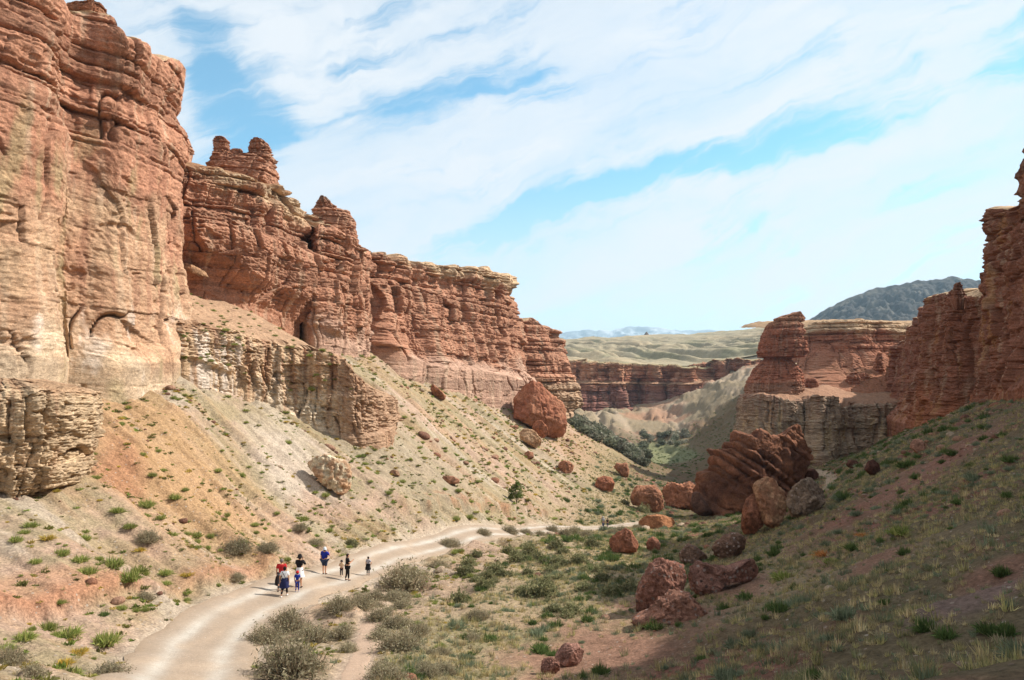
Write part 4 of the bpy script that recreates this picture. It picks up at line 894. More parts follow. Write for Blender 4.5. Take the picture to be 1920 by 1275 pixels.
def crown_proto(seed, cols, n=420):
    r = np.random.default_rng(seed); q = r.normal(size=(n, 3)); q /= np.linalg.norm(q, axis=1)[:, None]; q *= r.random((n, 1)) ** .35
    q = q * (1 + .35 * noise(q[:, 0] * 1.6, q[:, 1] * 1.6, q[:, 2] * 1.6, seed))[:, None]; q[:, 2] = q[:, 2] * .75 + .6
    lv, lf = leaves(r, n, q, q, .22, 0, 1, 1.3); return lv, lf, pick(r, n, 4, cols)
P_GREY = [grey_proto(s) for s in (1, 2, 3)]
P_SAGE = [grey_proto(s, [A(120,104,86), A(104,92,76)], SAGE, 260, 2200, .8, .06) for s in (4, 5, 6)]
P_GREEN = [tuft_proto(s, GREEN, 300, .85, .034) for s in (7, 8, 9)]
P_YEL = [tuft_proto(s, YEL) for s in (10, 11)]
P_DEEP = [tuft_proto(s, DEEP, 360, .9, .034) for s in (12, 13)]
P_BLUEG = [tuft_proto(s, BLUEG, 320, .8) for s in (14, 15)]
P_RUST = [tuft_proto(16, RUST, 260, .5)]
def me_of(name, p): return mesh_np(name, p[0], p[1], p[2], smooth=False)
ME_GREY = [(me_of('stems', a), me_of('foliage', b)) for a, b in P_GREY]; ME_SAGE = [(me_of('stems', a), me_of('foliage', b)) for a, b in P_SAGE]
MES = {k: [me_of(nm, p) for p in ps] for k, nm, ps in (('green', 'green_shrub', P_GREEN), ('yel', 'yellow_shrub', P_YEL), ('deep', 'dark_green_shrub', P_DEEP), ('blueg', 'sage_tuft', P_BLUEG), ('rust', 'rusty_shrub', P_RUST))}
for l in MES.values():
    for m_ in l: m_.materials.append(M_LEAF)
for pr in ME_GREY + ME_SAGE:
    for m_ in pr: m_.materials.append(M_LEAF)

# landmarks used to say where a plant grows
LMK = [(75,820,'the big pale block'),(617,890,'the pale tan boulder'),(1010,770,'the large red boulder'),(1134,908,'the rounded red boulder'),(1212,935,'the square red boulder'),(1170,1012,'the flat faced red boulder'),(1225,1020,'the egg shaped boulder'),(1296,1040,'the grey brown boulder'),(1362,1022,'the pitted boulder'),(1240,1100,'the leaning conglomerate rock'),(1350,1080,'the humped conglomerate rock'),(1420,880,'the tilted boulder'),(1445,945,'the upright slab'),(1510,932,'the rounded conglomerate boulder'),(1070,1230,'the smooth pink rock'),(845,900,'the flat red brown rock'),(560,1095,'the walkers'),(650,1070,'the man in black'),(690,1065,'the walker in grey'),(340,1230,'the near road bend'),(860,1008,'the far road stretch'),(690,1180,'the footpath'),(968,930,'the lone small tree'),(1134,982,'the two distant walkers'),(1550,900,'the thin trail'),(1722,836,'the slope pink rock'),(600,740,'the white streaked rock wall'),(440,580,'the grassy shelf foot'),(200,650,'the nearest cliff foot'),(820,720,'the long red cliff'),(1000,850,'the pale slab'),(1900,760,'the right hand cliff foot'),(1900,1250,'the lower right slope corner'),(20,1200,'the red bank left end'),(440,1085,'the red bank right end'),(1600,1050,'the open right slope')]
def where(px, py):
    d = [(math.hypot(a - px, (b - py) * 1.3), a, b, t) for a, b, t in LMK]; q, a, b, t = min(d)
    dx, dy = px - a, (py - b) * 1.3
    rel = ('left of ' if dx < 0 else 'right of ') if abs(dx) > 1.6 * abs(dy) else ('above ' if dy < 0 else 'below ') if abs(dy) > 1.6 * abs(dx) else ('above ' if dy < 0 else 'below ') + ('and left of ' if dx < 0 else 'and right of ')
    return ('just ' if q < 45 else 'well ' if q < 130 else 'far ') + rel + t
VAR = ('flat', 'round', 'upright')
def on_ground(px, py):
    p = gp(px, py); return p
def rtop(x, y):
    d, s, a = _seg_dist(np.array([x]), np.array([y]), ROAD[::8]); return max(float(hz(x, y)), float(hb(x, y)) + .03) if d[0] < road_w(a[0]) * .45 else float(hz(x, y))

def bush(name, mes, px, py, wpx, label, cat, group, hs=1.0):
    p = on_ground(px, py); r_ = wpx / F * p[1] / 2
    st, fo = mes[random.randrange(len(mes))]
    r_ *= 1.06; hs = hs * 1.2
    e = link(name, None, loc=(p[0], p[1], p[2] - .05 * r_)); e.rotation_euler = (0, 0, random.uniform(0, 6.28)); e.scale = (r_ * random.uniform(.85, 1.2), r_ * random.uniform(.85, 1.1), r_ * hs * random.uniform(.8, 1.15)); tag(e, label, cat, group)
    for nm, mm in (('stems', st), ('foliage', fo)):
        o = bpy.data.objects.new(nm, mm); COL.objects.link(o); o.parent = e
    return e
GB = [(547,1264,150,'largest grey bush at the bottom edge, right of the road'),(500,1205,95,'grey bush above the largest one at the road edge'),(585,1200,90,'grey bush between the road and the footpath, above the largest'),(540,1178,80,'pale grey bush on the inner side of the road bend'),(637,1145,72,'grey bush left of the top of the footpath'),(677,1138,70,'grey bush touching the top of the footpath'),(645,1190,52,'grey bush on the left edge of the footpath'),(652,1222,44,'small grey bush low on the left edge of the footpath'),(760,1100,112,'wide dark grey bush right of the road, beyond the footpath'),(822,1064,46,'grey bush upper right of the wide dark grey bush'),(842,1024,44,'grey bush on the right edge of the far road'),(780,1018,0,''),(753,1216,95,'grey bush with dry stems right of the footpath'),(725,1278,90,'grey bush cut by the bottom edge right of the footpath'),(803,1268,60,'grey bush at the bottom edge, second from the footpath'),(752,1142,46,'small grey bush right of the top of the footpath'),(785,1188,50,'grey bush up to the right of the dry stemmed one'),(203,1266,72,'dry grey bush at the bottom edge left of the road'),(270,1124,44,'grey bush growing on the red bank left of the road'),(277,1014,48,'grey bush on the terrace below the ochre slope'),(447,1032,66,'wide grey bush behind the right end of the red bank'),(443,1086,36,'small grey bush on the right end of the red bank'),(563,992,34,'grey bush at the foot of the slope left of the blue shirted man'),(500,1032,44,'grey bush uphill of the red shirted man'),(20,1245,66,'grey bush in the lower left corner'),(60,1268,56,'second grey bush in the lower left corner'),(955,1000,36,'grey bush on the far road edge'),(905,1003,36,'grey bush beside the far road left of another'),(1035,997,34,'grey bush at the end of the straight road'),(1075,1002,34,'grey bush left of the two distant walkers'),(590,1022,36,'grey bush behind the blue shirted man'),(985,1002,34,'grey bush masking the far road edge left of the distant walkers'),(1012,1004,30,'low grey bush on the far road verge'),(1058,1004,32,'low grey bush right of another on the far road verge'),(1098,1005,34,'grey bush just in front of the distant walkers'),(1165,997,28,'grey bush on the verge right of the distant walkers'),(1195,992,26,'grey bush between the distant walkers and the low orange boulder'),(1150,1000,26,'grey bush behind the flat faced red boulder')]
for px, py, wd, lab in GB:
    if wd: bush('grey_bush', ME_GREY, px, py, wd, lab, 'bush', 'large grey desert bushes', .95)
SB = [(1020,1115,64,'olive sage bush in the middle of the valley floor'),(1088,1060,44,'dark sage bush between the road and the flat faced boulder'),(1073,1149,40,'dark sage bush below the olive one'),(893,1092,30,'sage bush right of the wide dark grey bush'),(993,1042,38,'dark sage bush near the far road'),(1043,1028,34,'dark round sage bush right of another by the far road'),(953,1038,30,'small sage bush left of two dark ones'),(1110,1024,34,'dark sage bush left of the flat faced boulder'),(1050,1062,34,'sage bush left of the dark one'),(1232,948,0,''),(1206,960,30,'green bush in front of the square red boulder'),(1170,946,20,'small green bush left of the square red boulder'),(1232,990,34,'olive bush growing on the low orange boulder'),(1180,1110,40,'sage bush with bare twigs left of the leaning conglomerate rock'),(1310,1150,0,''),(880,1060,36,'low sage bush across the road from the bank'),(930,1075,40,'sage bush in the dry grass of the valley floor'),(860,1130,44,'sage bush in the shade right of the footpath'),(1130,1090,36,'sage bush in the middle of the shaded grass'),(700,1010,0,''),(660,1022,26,'sage tuft on the left edge of the road behind the man in black')]
for px, py, wd, lab in SB:
    if wd: bush('sage_bush', ME_SAGE, px, py, wd, lab, 'bush', 'sage bushes on the valley floor', .95)
for k in range(46):
    px = random.gauss(1010, 110); py = random.gauss(1075, 34)
    if not (830 < px < 1185 and 1022 < py < 1160): continue
    p = gp(px, py)
    if _seg_dist(np.array([p[0]]), np.array([p[1]]), ROAD[::8])[0][0] < 4: continue
    bush('sage_bush', ME_SAGE, px, py, random.uniform(22, 46), '%s sage bush %s' % (('low', 'round', 'ragged')[k % 3], where(px, py)), 'bush', 'sage bushes on the valley floor', .8)
for k in range(16):
    px = random.uniform(700, 900); py = random.uniform(1120, 1270)
    bush('grey_bush', ME_GREY, px, py, random.uniform(30, 60), '%s grey bush %s' % (('low', 'round', 'ragged')[k % 3], where(px, py)), 'bush', 'large grey desert bushes', .8)
KINDN = {'green': ('green_shrub', 'green'), 'yel': ('yellow_shrub', 'yellow'), 'deep': ('dark_green_shrub', 'dark green'), 'blueg': ('sage_tuft', 'grey green'), 'rust': ('rusty_shrub', 'rusty orange')}
def tuft(kind, x, y, z, rad, hs, label, group):
    nm, _ = KINDN[kind]; m_ = random.choice(MES[kind])
    o = link(nm, m_, None, loc=(x, y, z - .06 * rad)); o.rotation_euler = (0, 0, random.uniform(0, 6.28)); o.scale = (rad, rad, rad * hs)
    tag(o, label, 'shrub', group); return o
HT = [('green',117,1040,38),('green',150,1052,40),('green',163,1074,48),('green',210,1060,64),('green',243,1087,60),('yel',350,1079,34),('green',310,1077,34),('green',260,1074,44),('green',367,1006,36),('green',243,990,34),('green',328,936,30),('green',273,948,46),('green',220,960,36),('green',300,973,28),('green',347,920,20),('green',180,897,24),('green',57,987,38),('green',67,1055,32),('green',200,1205,70),('green',128,1193,66),('yel',143,1226,46),('yel',123,1245,44),('green',47,1197,52),('green',10,1218,50),('green',160,850,26),('green',175,852,20),('green',190,695,16),('green',325,748,16),('green',310,735,12),('yel',116,728,14),('green',90,1180,46),('green',30,1015,34),('yel',90,1010,40),('green',45,1000,30),('yel',260,1032,34),('green',395,1008,22),('green',420,975,18),('green',230,1142,24),('green',272,1145,26),('green',255,1146,20),('deep',195,1153,26),('green',570,975,26),('green',590,955,14),('green',520,965,16),('green',480,1000,18),('green',855,975,24),('green',880,972,26),('green',915,975,16),('green',660,1060,0)]
for kd, px, py, wd in HT:
    if wd:
        p = gp(px, py); tuft(kd, *p, wd / F * p[1] / 2, random.uniform(.8, 1.15), '%s %s shrub %s' % (VAR[(px * 7 + py) % 3], KINDN[kd][1], where(px, py)), 'green shrubs on the left slope and terrace')

# scattered plants
vis = (TY > 16) & (TY < 420)
yy = TY[:-1, :-1]; cellA = np.abs(np.diff(TX[:-1], axis=1) * np.diff(TY[:, :-1], axis=0)); pxc, pyc = proj(TX[:-1, :-1], np.maximum(TY[:-1, :-1], 5), TZ[:-1, :-1])
okc = (pxc > -200) & (pxc < 2350) & (pyc > 450) & (pyc < 1380) & (yy > 13) & (yy < 420)
CA = np.where(okc, cellA, 0).ravel(); CCUM = np.cumsum(CA); AREA = CCUM[-1]
def sample(dens_fn, dmax, ymax=420):
    n = int(AREA * dmax); idx = np.searchsorted(CCUM, rng.random(n) * AREA); idx = np.clip(idx, 0, CA.size - 1)
    i, j = np.divmod(idx, okc.shape[1]); a, b = rng.random(n), rng.random(n)
    x = TX[i, j] + (TX[i, j + 1] - TX[i, j]) * a; y = TY[i, j] + (TY[i + 1, j] - TY[i, j]) * b; x = x + (TX[i + 1, j] - TX[i, j]) * b
    z = hz(x, y); px, py = proj(x, y, z)
    ii, jj = i, j
    d = dens_fn(x, y, px, py, ii, jj) * (1 - road_m[ii, jj]) * (1 - path_m[ii, jj]) * (1 - trail_m[ii, jj] * .9) * (y < ymax)
    keep = rng.random(n) * dmax < d
    return x[keep], y[keep], z[keep], px[keep], py[keep]
LEFTM, RIGHTM, FLOM = left, right, np.clip(flo * (1 - right) * (1 - left), 0, 1)
NB, NA = n_b, n_a
NCL = fbm(TX / 4.5, TY / 4.5, 0, 3, 201); NCL2 = fbm(TX / 9, TY / 9, 0, 3, 203)
def merged(name, protos, x, y, z, rad, hs, label, cat, tilt=0, tint=.15):
    parts = []; sel = rng.integers(0, len(protos), len(x)); o = 0
    for q, pr in enumerate(protos):
        v, f, c = pr; m_ = np.nonzero(sel == q)[0]; n = len(m_)
        if not n: continue
        a = rng.uniform(0, 6.283, n); ca, sa = np.cos(a), np.sin(a); R_ = rad[m_][:, None]
        X = (v[None, :, 0] * ca[:, None] - v[None, :, 1] * sa[:, None]) * R_ + x[m_][:, None]
        Y_ = (v[None, :, 0] * sa[:, None] + v[None, :, 1] * ca[:, None]) * R_ + y[m_][:, None]
        Z_ = v[None, :, 2] * (rad[m_] * hs[m_])[:, None] + z[m_][:, None]
        tn = (1 + tint * rng.normal(size=(n, 1, 1)))
        parts.append((np.stack([X, Y_, Z_], -1).reshape(-1, 3).astype(np.float32), (f[None] + (np.arange(n) * len(v))[:, None, None]).reshape(-1, 3), np.clip((c[None] * tn).reshape(-1, 3), .01, .8)))
    if not parts: return None
    V, Fq, C_ = cat_(parts)
    o = link(name, mesh_np(name, V, Fq, C_, smooth=False), M_LEAF); tag(o, label, cat, kind='stuff'); return o

# shrubs: the largest of each kind are things of their own, the many small ones one mass
def shrubs(kind, protos, dens, dmax, rlo, rhi, nind, group, hs=(.7, 1.2), pw=1.7, ymax=420):
    x, y, z, px, py = sample(dens, dmax, ymax); n = len(x)
    rad = (rlo + (rhi - rlo) * rng.random(n) ** pw) * np.clip(y / 60, .75, 1.6) ** .5; h_ = rng.uniform(*hs, n)
    size = rad / y; order = np.argsort(-size); big = order[:nind]; big = big[(px[big] > 0) & (px[big] < 1920) & (py[big] < 1275)]
    for q in big:
        wpx = rad[q] / y[q] * F * 2
        sz = 'large' if wpx > 34 else 'middling' if wpx > 20 else 'small'
        tuft(kind, x[q], y[q], z[q], rad[q], h_[q], '%s %s %s shrub %s' % (sz, VAR[int(q) % 3], KINDN[kind][1], where(px[q], py[q])), group)
    rest = order[nind:]
    return x[rest], y[rest], z[rest], rad[rest], h_[rest]
ter = lambda py: sstep(930, 1000, py)
acc = []
r1 = shrubs('green', P_GREEN, lambda x, y, px, py, i, j: (LEFTM[i, j] * (.2 + .2 * ter(py)) + (1 - LEFTM[i, j]) * (px < 760) * .4) * sstep(-.35, .4, NCL[i, j]) * (y < 240) * 1.3, .7, .17, .55, 235, 'green shrubs scattered over the left slope')
r2 = shrubs('yel', P_YEL, lambda x, y, px, py, i, j: (LEFTM[i, j] * .09 + (px < 800) * .05) * sstep(.0, .6, NB[i, j]) * (y < 200), .15, .12, .45, 60, 'yellow shrubs scattered over the left slope')
r3 = shrubs('deep', P_DEEP, lambda x, y, px, py, i, j: RIGHTM[i, j] * .24 * sstep(-.2, .5, NCL[i, j]) * (y < 200) + FLOM[i, j] * .16 * (y < 150), .26, .22, .85, 220, 'dark green shrubs on the shaded right slope')
r4 = shrubs('blueg', P_BLUEG, lambda x, y, px, py, i, j: (RIGHTM[i, j] * .3 + FLOM[i, j] * .4) * sstep(-.2, .5, NB[i, j]) * (y < 200), .32, .22, .8, 220, 'grey green sage tufts on the right slope and valley floor')
r5 = shrubs('rust', P_RUST, lambda x, y, px, py, i, j: RIGHTM[i, j] * .03 * sstep(.2, .6, NB[i, j]) * (y < 150), .03, .2, .6, 24, 'rusty shrubs on the right slope')
for kd, px, py, wd in (('rust',1620,1004,40),('rust',1545,1040,56),('green',1470,1085,60),('green',1690,1000,60),('deep',1600,1030,46),('green',1560,1055,44)):
    p = gp(px, py); tuft(kd, *p, wd / F * p[1] / 2, .8, 'spreading %s shrub %s' % (KINDN[kd][1], where(px, py)), 'spreading shrubs on the right slope')
allr = [np.concatenate(q) for q in zip(r1, r2)]
merged('undergrowth', P_GREEN + P_YEL[:1], *allr, 'many small green shrubs dotted over the sunlit left slope', 'small shrubs')
allr = [np.concatenate(q) for q in zip(r3, r4)]
merged('undergrowth', P_DEEP + P_BLUEG, *allr, 'many small dark shrubs dotted over the shaded right slope', 'small shrubs')
# tiny tufts peppering the left slope
tiny = [(lambda p: (p[0], p[1], p[2]))(tuft_proto(s, cols, 36, .7, .11, .5, 15)) for s, cols in ((60, [A(112,128,62), A(128,140,70)]), (61, [A(164,146,76), A(176,154,86)]), (62, [A(104,106,62), A(120,118,70)]), (63, [A(146,142,76), A(132,132,70)]))]
x, y, z, px, py = sample(lambda x, y, px, py, i, j: (LEFTM[i, j] * (.9 + .9 * sstep(-.2, .5, NB[i, j])) + (px < 760) * (1 - LEFTM[i, j]) * 1.0) * (.35 + 1.2 * sstep(-.1, .5, NCL[i, j])) * (y < 260) * 1.15 * sstep(-.55, .1, NCL2[i, j]), 4.2, 260)
merged('undergrowth', tiny, x, y, z, .15 + .32 * rng.random(len(x)) ** 2 * np.clip(y / 70, .7, 1.8), rng.uniform(.6, 1.1, len(x)), 'fine dry tufts peppering the left slope', 'dry tufts', tint=.2)
# grass on the valley floor and the right slope
gcl = [clump_proto(s, c) for s, c in ((70, [A(198,180,134), A(182,164,120), A(170,154,110)]), (71, STRAW), (72, [A(176,166,112), A(160,154,104), A(190,176,124)]), (73, [A(132,134,96), A(150,144,108)]), (74, [A(166,152,122), A(150,138,112)]), (75, BLUEG))]
def gd(x, y, px, py, i, j):
    bare = np.clip(blob_bare[i, j], 0, 1)
    return (RIGHTM[i, j] * (4.0 + 9.0 * sstep(-.35, .35, NCL2[i, j] + .4 * NB[i, j])) * sstep(230, 150, y) + FLOM[i, j] * (6.0 + 9.0 * sstep(-.3, .4, NB[i, j]))) * (1 - bare * .93) * np.where(y > 90, .75, 1) * (y < 215)
blob_bare = np.zeros(TX.shape)
for b in ((1120, 1215, 170, 50, -8), (1380, 1100, 60, 25, -10), (1260, 1150, 90, 34, 0), (1640, 1065, 60, 16, -25), (1640, 940, 150, 20, -30), (1780, 860, 140, 18, -32), (1880, 1080, 60, 25, -20), (1810, 1130, 110, 22, -20)): blob_bare = np.maximum(blob_bare, blob(*b))
x, y, z, px, py = sample(gd, 13, 215)
merged('grass', gcl, x, y, z, .2 + .3 * rng.random(len(x)) ** 3 * 1.5, rng.uniform(.4, .85, len(x)), 'dry and green grass clumps covering the valley floor and shaded right slope', 'grass', tint=.16)
print('grass clumps', len(x))
x, y, z, px, py = sample(lambda x, y, px, py, i, j: (px < 420) * (py > 1000) * (y < 60) * (1 - LEFTM[i, j] * .6) * 4 * sstep(-.2, .5, NCL[i, j] + .2 * (py > 1180)) + (px > 380) * (px < 1200) * (py > 930) * (py < 1060) * 4 * sstep(-.3, .4, NB[i, j]), 4.2, 150)
merged('grass', gcl[:4], x, y, z, .14 + .2 * rng.random(len(x)) ** 1.5, rng.uniform(.6, 1.1, len(x)), 'thin pale grass along both sides of the road and on the left terrace', 'grass', tint=.16)
# dark bushes dotted over the far shaded slope
x, y, z, px, py = sample(lambda x, y, px, py, i, j: (y > 180) * (px > 1195) * .1 + RIGHTM[i, j] * (y > 120) * .1, .12, 420)
merged('undergrowth', [tuft_proto(80, SAGE, 60, .8, .1, .5), tuft_proto(81, DEEP, 60, .8, .1, .5)], x, y, z, .3 + .5 * rng.random(len(x)), rng.uniform(.7, 1.1, len(x)), 'dark bushes dotted over the far shaded slopes', 'bushes')
# wood along the river, far off
tx = [];
for px0, px1, pya, pyb, n in ((1074, 1130, 790, 822, 45), (1120, 1180, 812, 848, 55), (1160, 1215, 838, 866, 40), (1205, 1290, 815, 846, 38)):
    for _ in range(n):
        px = random.uniform(px0, px1); f_ = (px - px0) / (px1 - px0); py = pya + (pyb - pya) * (f_ if px0 != 1205 else random.random() * .6 + .2 * (1 - f_)) + random.uniform(-10, 12); tx.append(gp(px, py))
tx = np.array(tx); nT = len(tx)
merged('riverside_woods', [crown_proto(s, c) for s, c in ((90, [A(168,166,148), A(150,150,130), A(180,174,154)]), (91, [A(134,136,114), A(116,120,100)]))], tx[:, 0], tx[:, 1], tx[:, 2], rng.uniform(1.0, 2.5, nT), rng.uniform(.7, 1.1, nT), 'dark grey green wood along the river beyond the canyon mouth', 'wood')
# shrubs on the grassy shelf above the white streaked wall
def bvh_of(o):
    m_ = o.data; co = np.empty(len(m_.vertices) * 3); m_.vertices.foreach_get('co', co); co = co.reshape(-1, 3) + np.array(o.location)
    return BVHTree.FromPolygons(co.tolist(), [p.vertices[:] for p in m_.polygons])
bv = bvh_of(LEDGE)
cnt = 0; sx = []
for _ in range(900):
    px = random.uniform(335, 720); py = random.uniform(500, 740); a, b = ray(px, py); dv = Vector((float(a), 1, float(b))).normalized()
    h_, nn_, _, dist = bv.ray_cast(Vector((0, 0, 0)), dv)
    if h_ is None or abs(nn_.z) < .6: continue
    if noise(np.float32(h_.x / 2.5), np.float32(h_.y / 2.5), 0, 8) < -.05: continue
    sx.append((h_.x, h_.y, h_.z, px, py))
sx = np.array(sx)
if len(sx):
    for q in range(min(30, len(sx))):
        rr = random.uniform(.35, .6); tuft('green', sx[q, 0], sx[q, 1], sx[q, 2], rr, random.uniform(.6, 1), 'green shrub on the grassy shelf %s' % where(sx[q, 3], sx[q, 4]), 'green shrubs on the grassy shelf')
    s2 = sx[30:]; nS = len(s2)
    merged('undergrowth', P_GREEN + tiny[1:3], s2[:, 0], s2[:, 1], s2[:, 2], rng.uniform(.15, .4, nS), rng.uniform(.6, 1, nS), 'small green tufts covering the shelf above the white streaked wall', 'small shrubs')
# the lone small tree
p = gp(968, 946); e = tag(link('tree', None, loc=tuple(p)), 'lone small bushy green tree at the foot of the left slope', 'tree')
tv = []; tf = []
for (b0, b1, r0, r1) in (((0,0,-.2),(.1,0,.9),.09,.07),((.1,0,.8),(-.5,.1,1.9),.06,.02),((.1,0,.9),(.5,.2,2.1),.06,.02),((.1,0,.7),(.3,-.4,1.6),.05,.02),((0,0,.4),(-.6,-.2,1.1),.05,.02)):
    o = len(tv)
    for q, (c, rr) in enumerate(((b0, r0), (b1, r1))):
        for k in range(7): tv.append((c[0] + rr * math.cos(k / 7 * 6.283), c[1] + rr * math.sin(k / 7 * 6.283), c[2]))
    for k in range(7): tf.append((o + k, o + (k + 1) % 7, o + 7 + (k + 1) % 7, o + 7 + k))
link('trunk', mesh_np('trunk', tv, tf), mat_flat('bark', A(120,96,76)), e)
r_ = np.random.default_rng(5); cl_ = []
for (cx, cy, cz, rr) in ((-.6,0,1.7,.65),(.5,.1,2.2,.75),(.1,-.2,1.2,.6),(.55,-.3,1.2,.5),(-.2,.2,2.3,.5),(-.75,-.1,1.0,.45),(.2,.1,2.75,.4)):
    q = r_.normal(size=(420, 3)); q /= np.linalg.norm(q, axis=1)[:, None]; q *= (rr * r_.random((420, 1)) ** .4); cl_.append(q + [cx, cy, cz])
cl_ = np.concatenate(cl_); lv, lf = leaves(r_, len(cl_), cl_, cl_, .1, 0, 1, 1.6)
link('crown', mesh_np('crown', lv, lf, pick(r_, len(cl_), 4, DEEP + GREEN[:1]), smooth=False), M_LEAF, e)

# loose stones
STO = [rock_shape(s, 2, 6, .06) for s in (1, 2, 3, 4)]; sc_ = [A(206,160,132), A(186,132,104), A(220,192,164), A(160,116,96)]
stp = [(v * [1, 1, .7], f, np.broadcast_to(c, v.shape)) for (v, f), c in zip(STO, sc_)]
x, y, z, px, py = sample(lambda x, y, px, py, i, j: (LEFTM[i, j] * 1.1 + RIGHTM[i, j] * 1.0 + .2) * sstep(.1, .9, NB[i, j] + .7 * NCL[i, j]) * (y < 220), 1.4, 220)
rad = (.06 + .3 * rng.random(len(x)) ** 4) * np.clip(y / 60, .8, 2); order = np.argsort(-rad / y)
stm = [mesh_np('stone', v, f, c) for v, f, c in stp]
for m_ in stm: m_.materials.append(M_BOULD)
for q in order[:70]:
    o = link('stone', stm[int(q) % 4], loc=(x[q], y[q], z[q])); o.rotation_euler = (random.uniform(-.4, .4), random.uniform(-.4, .4), random.uniform(0, 6)); s_ = rad[q] * 1.25; o.scale = (s_ * random.uniform(.9, 1.4), s_, s_)
    tag(o, 'small %s stone %s' % (('tan', 'red', 'pale', 'brown')[int(q) % 4], where(px[q], py[q])), 'stone', 'loose stones on the slopes')
rest = order[70:]; o = merged('gravel', stp, x[rest], y[rest], z[rest], rad[rest], np.ones(len(rest)), 'loose gravel and small stones strewn over the slopes', 'gravel', tint=.1); o.data.materials.clear(); o.data.materials.append(M_BOULD)
print('plants', round(time.time() - T0, 1))
# ------------------------------------------------------------------ people
def skin_mesh(name, nodes, edges, root, sub=1):
    me = bpy.data.meshes.new(name); keys = list(nodes); ix = {k: i for i, k in enumerate(keys)}
    me.from_pydata([nodes[k][0] for k in keys], [(ix[a], ix[b]) for a, b in edges], [])
    o = bpy.data.objects.new(name + '_tmp', me); COL.objects.link(o)
    o.modifiers.new('s', 'SKIN').use_smooth_shade = True; sm_ = o.modifiers.new('d', 'SUBSURF'); sm_.levels = sub; sm_.render_levels = sub
    for i, k in enumerate(keys):
        r_ = nodes[k][1]; sv = me.skin_vertices[0].data[i]; sv.radius = (r_, r_) if not isinstance(r_, tuple) else r_; sv.use_root = (k == root)
    dg = bpy.context.evaluated_depsgraph_get(); out = bpy.data.meshes.new_from_object(o.evaluated_get(dg)); out.name = name
    bpy.data.objects.remove(o); return out
def lathe(name, prof, n=14, wob=0, seed=0, yk=1.0):
    r_ = np.random.default_rng(seed); th = np.linspace(0, 2 * np.pi, n, endpoint=False); V = []
    for rr, zz in prof:
        w_ = 1 + wob * r_.normal(size=n) * (zz < prof[-1][1]); V.append(np.stack([np.cos(th) * rr * w_, np.sin(th) * rr * w_ * yk, np.full(n, zz)], 1))
    return mesh_np(name, np.concatenate(V), grid_faces(len(prof), n, True))
def add(a, b): return (a[0] + b[0], a[1] + b[1], a[2] + b[2])
PMAT = {}
def pm(name, rgb, var=.12):
    if name not in PMAT: PMAT[name] = mat_flat(name, A(*rgb, 1.6), .85, var, 14)
    return PMAT[name]
SKIN = pm('skin', (214,160,128))

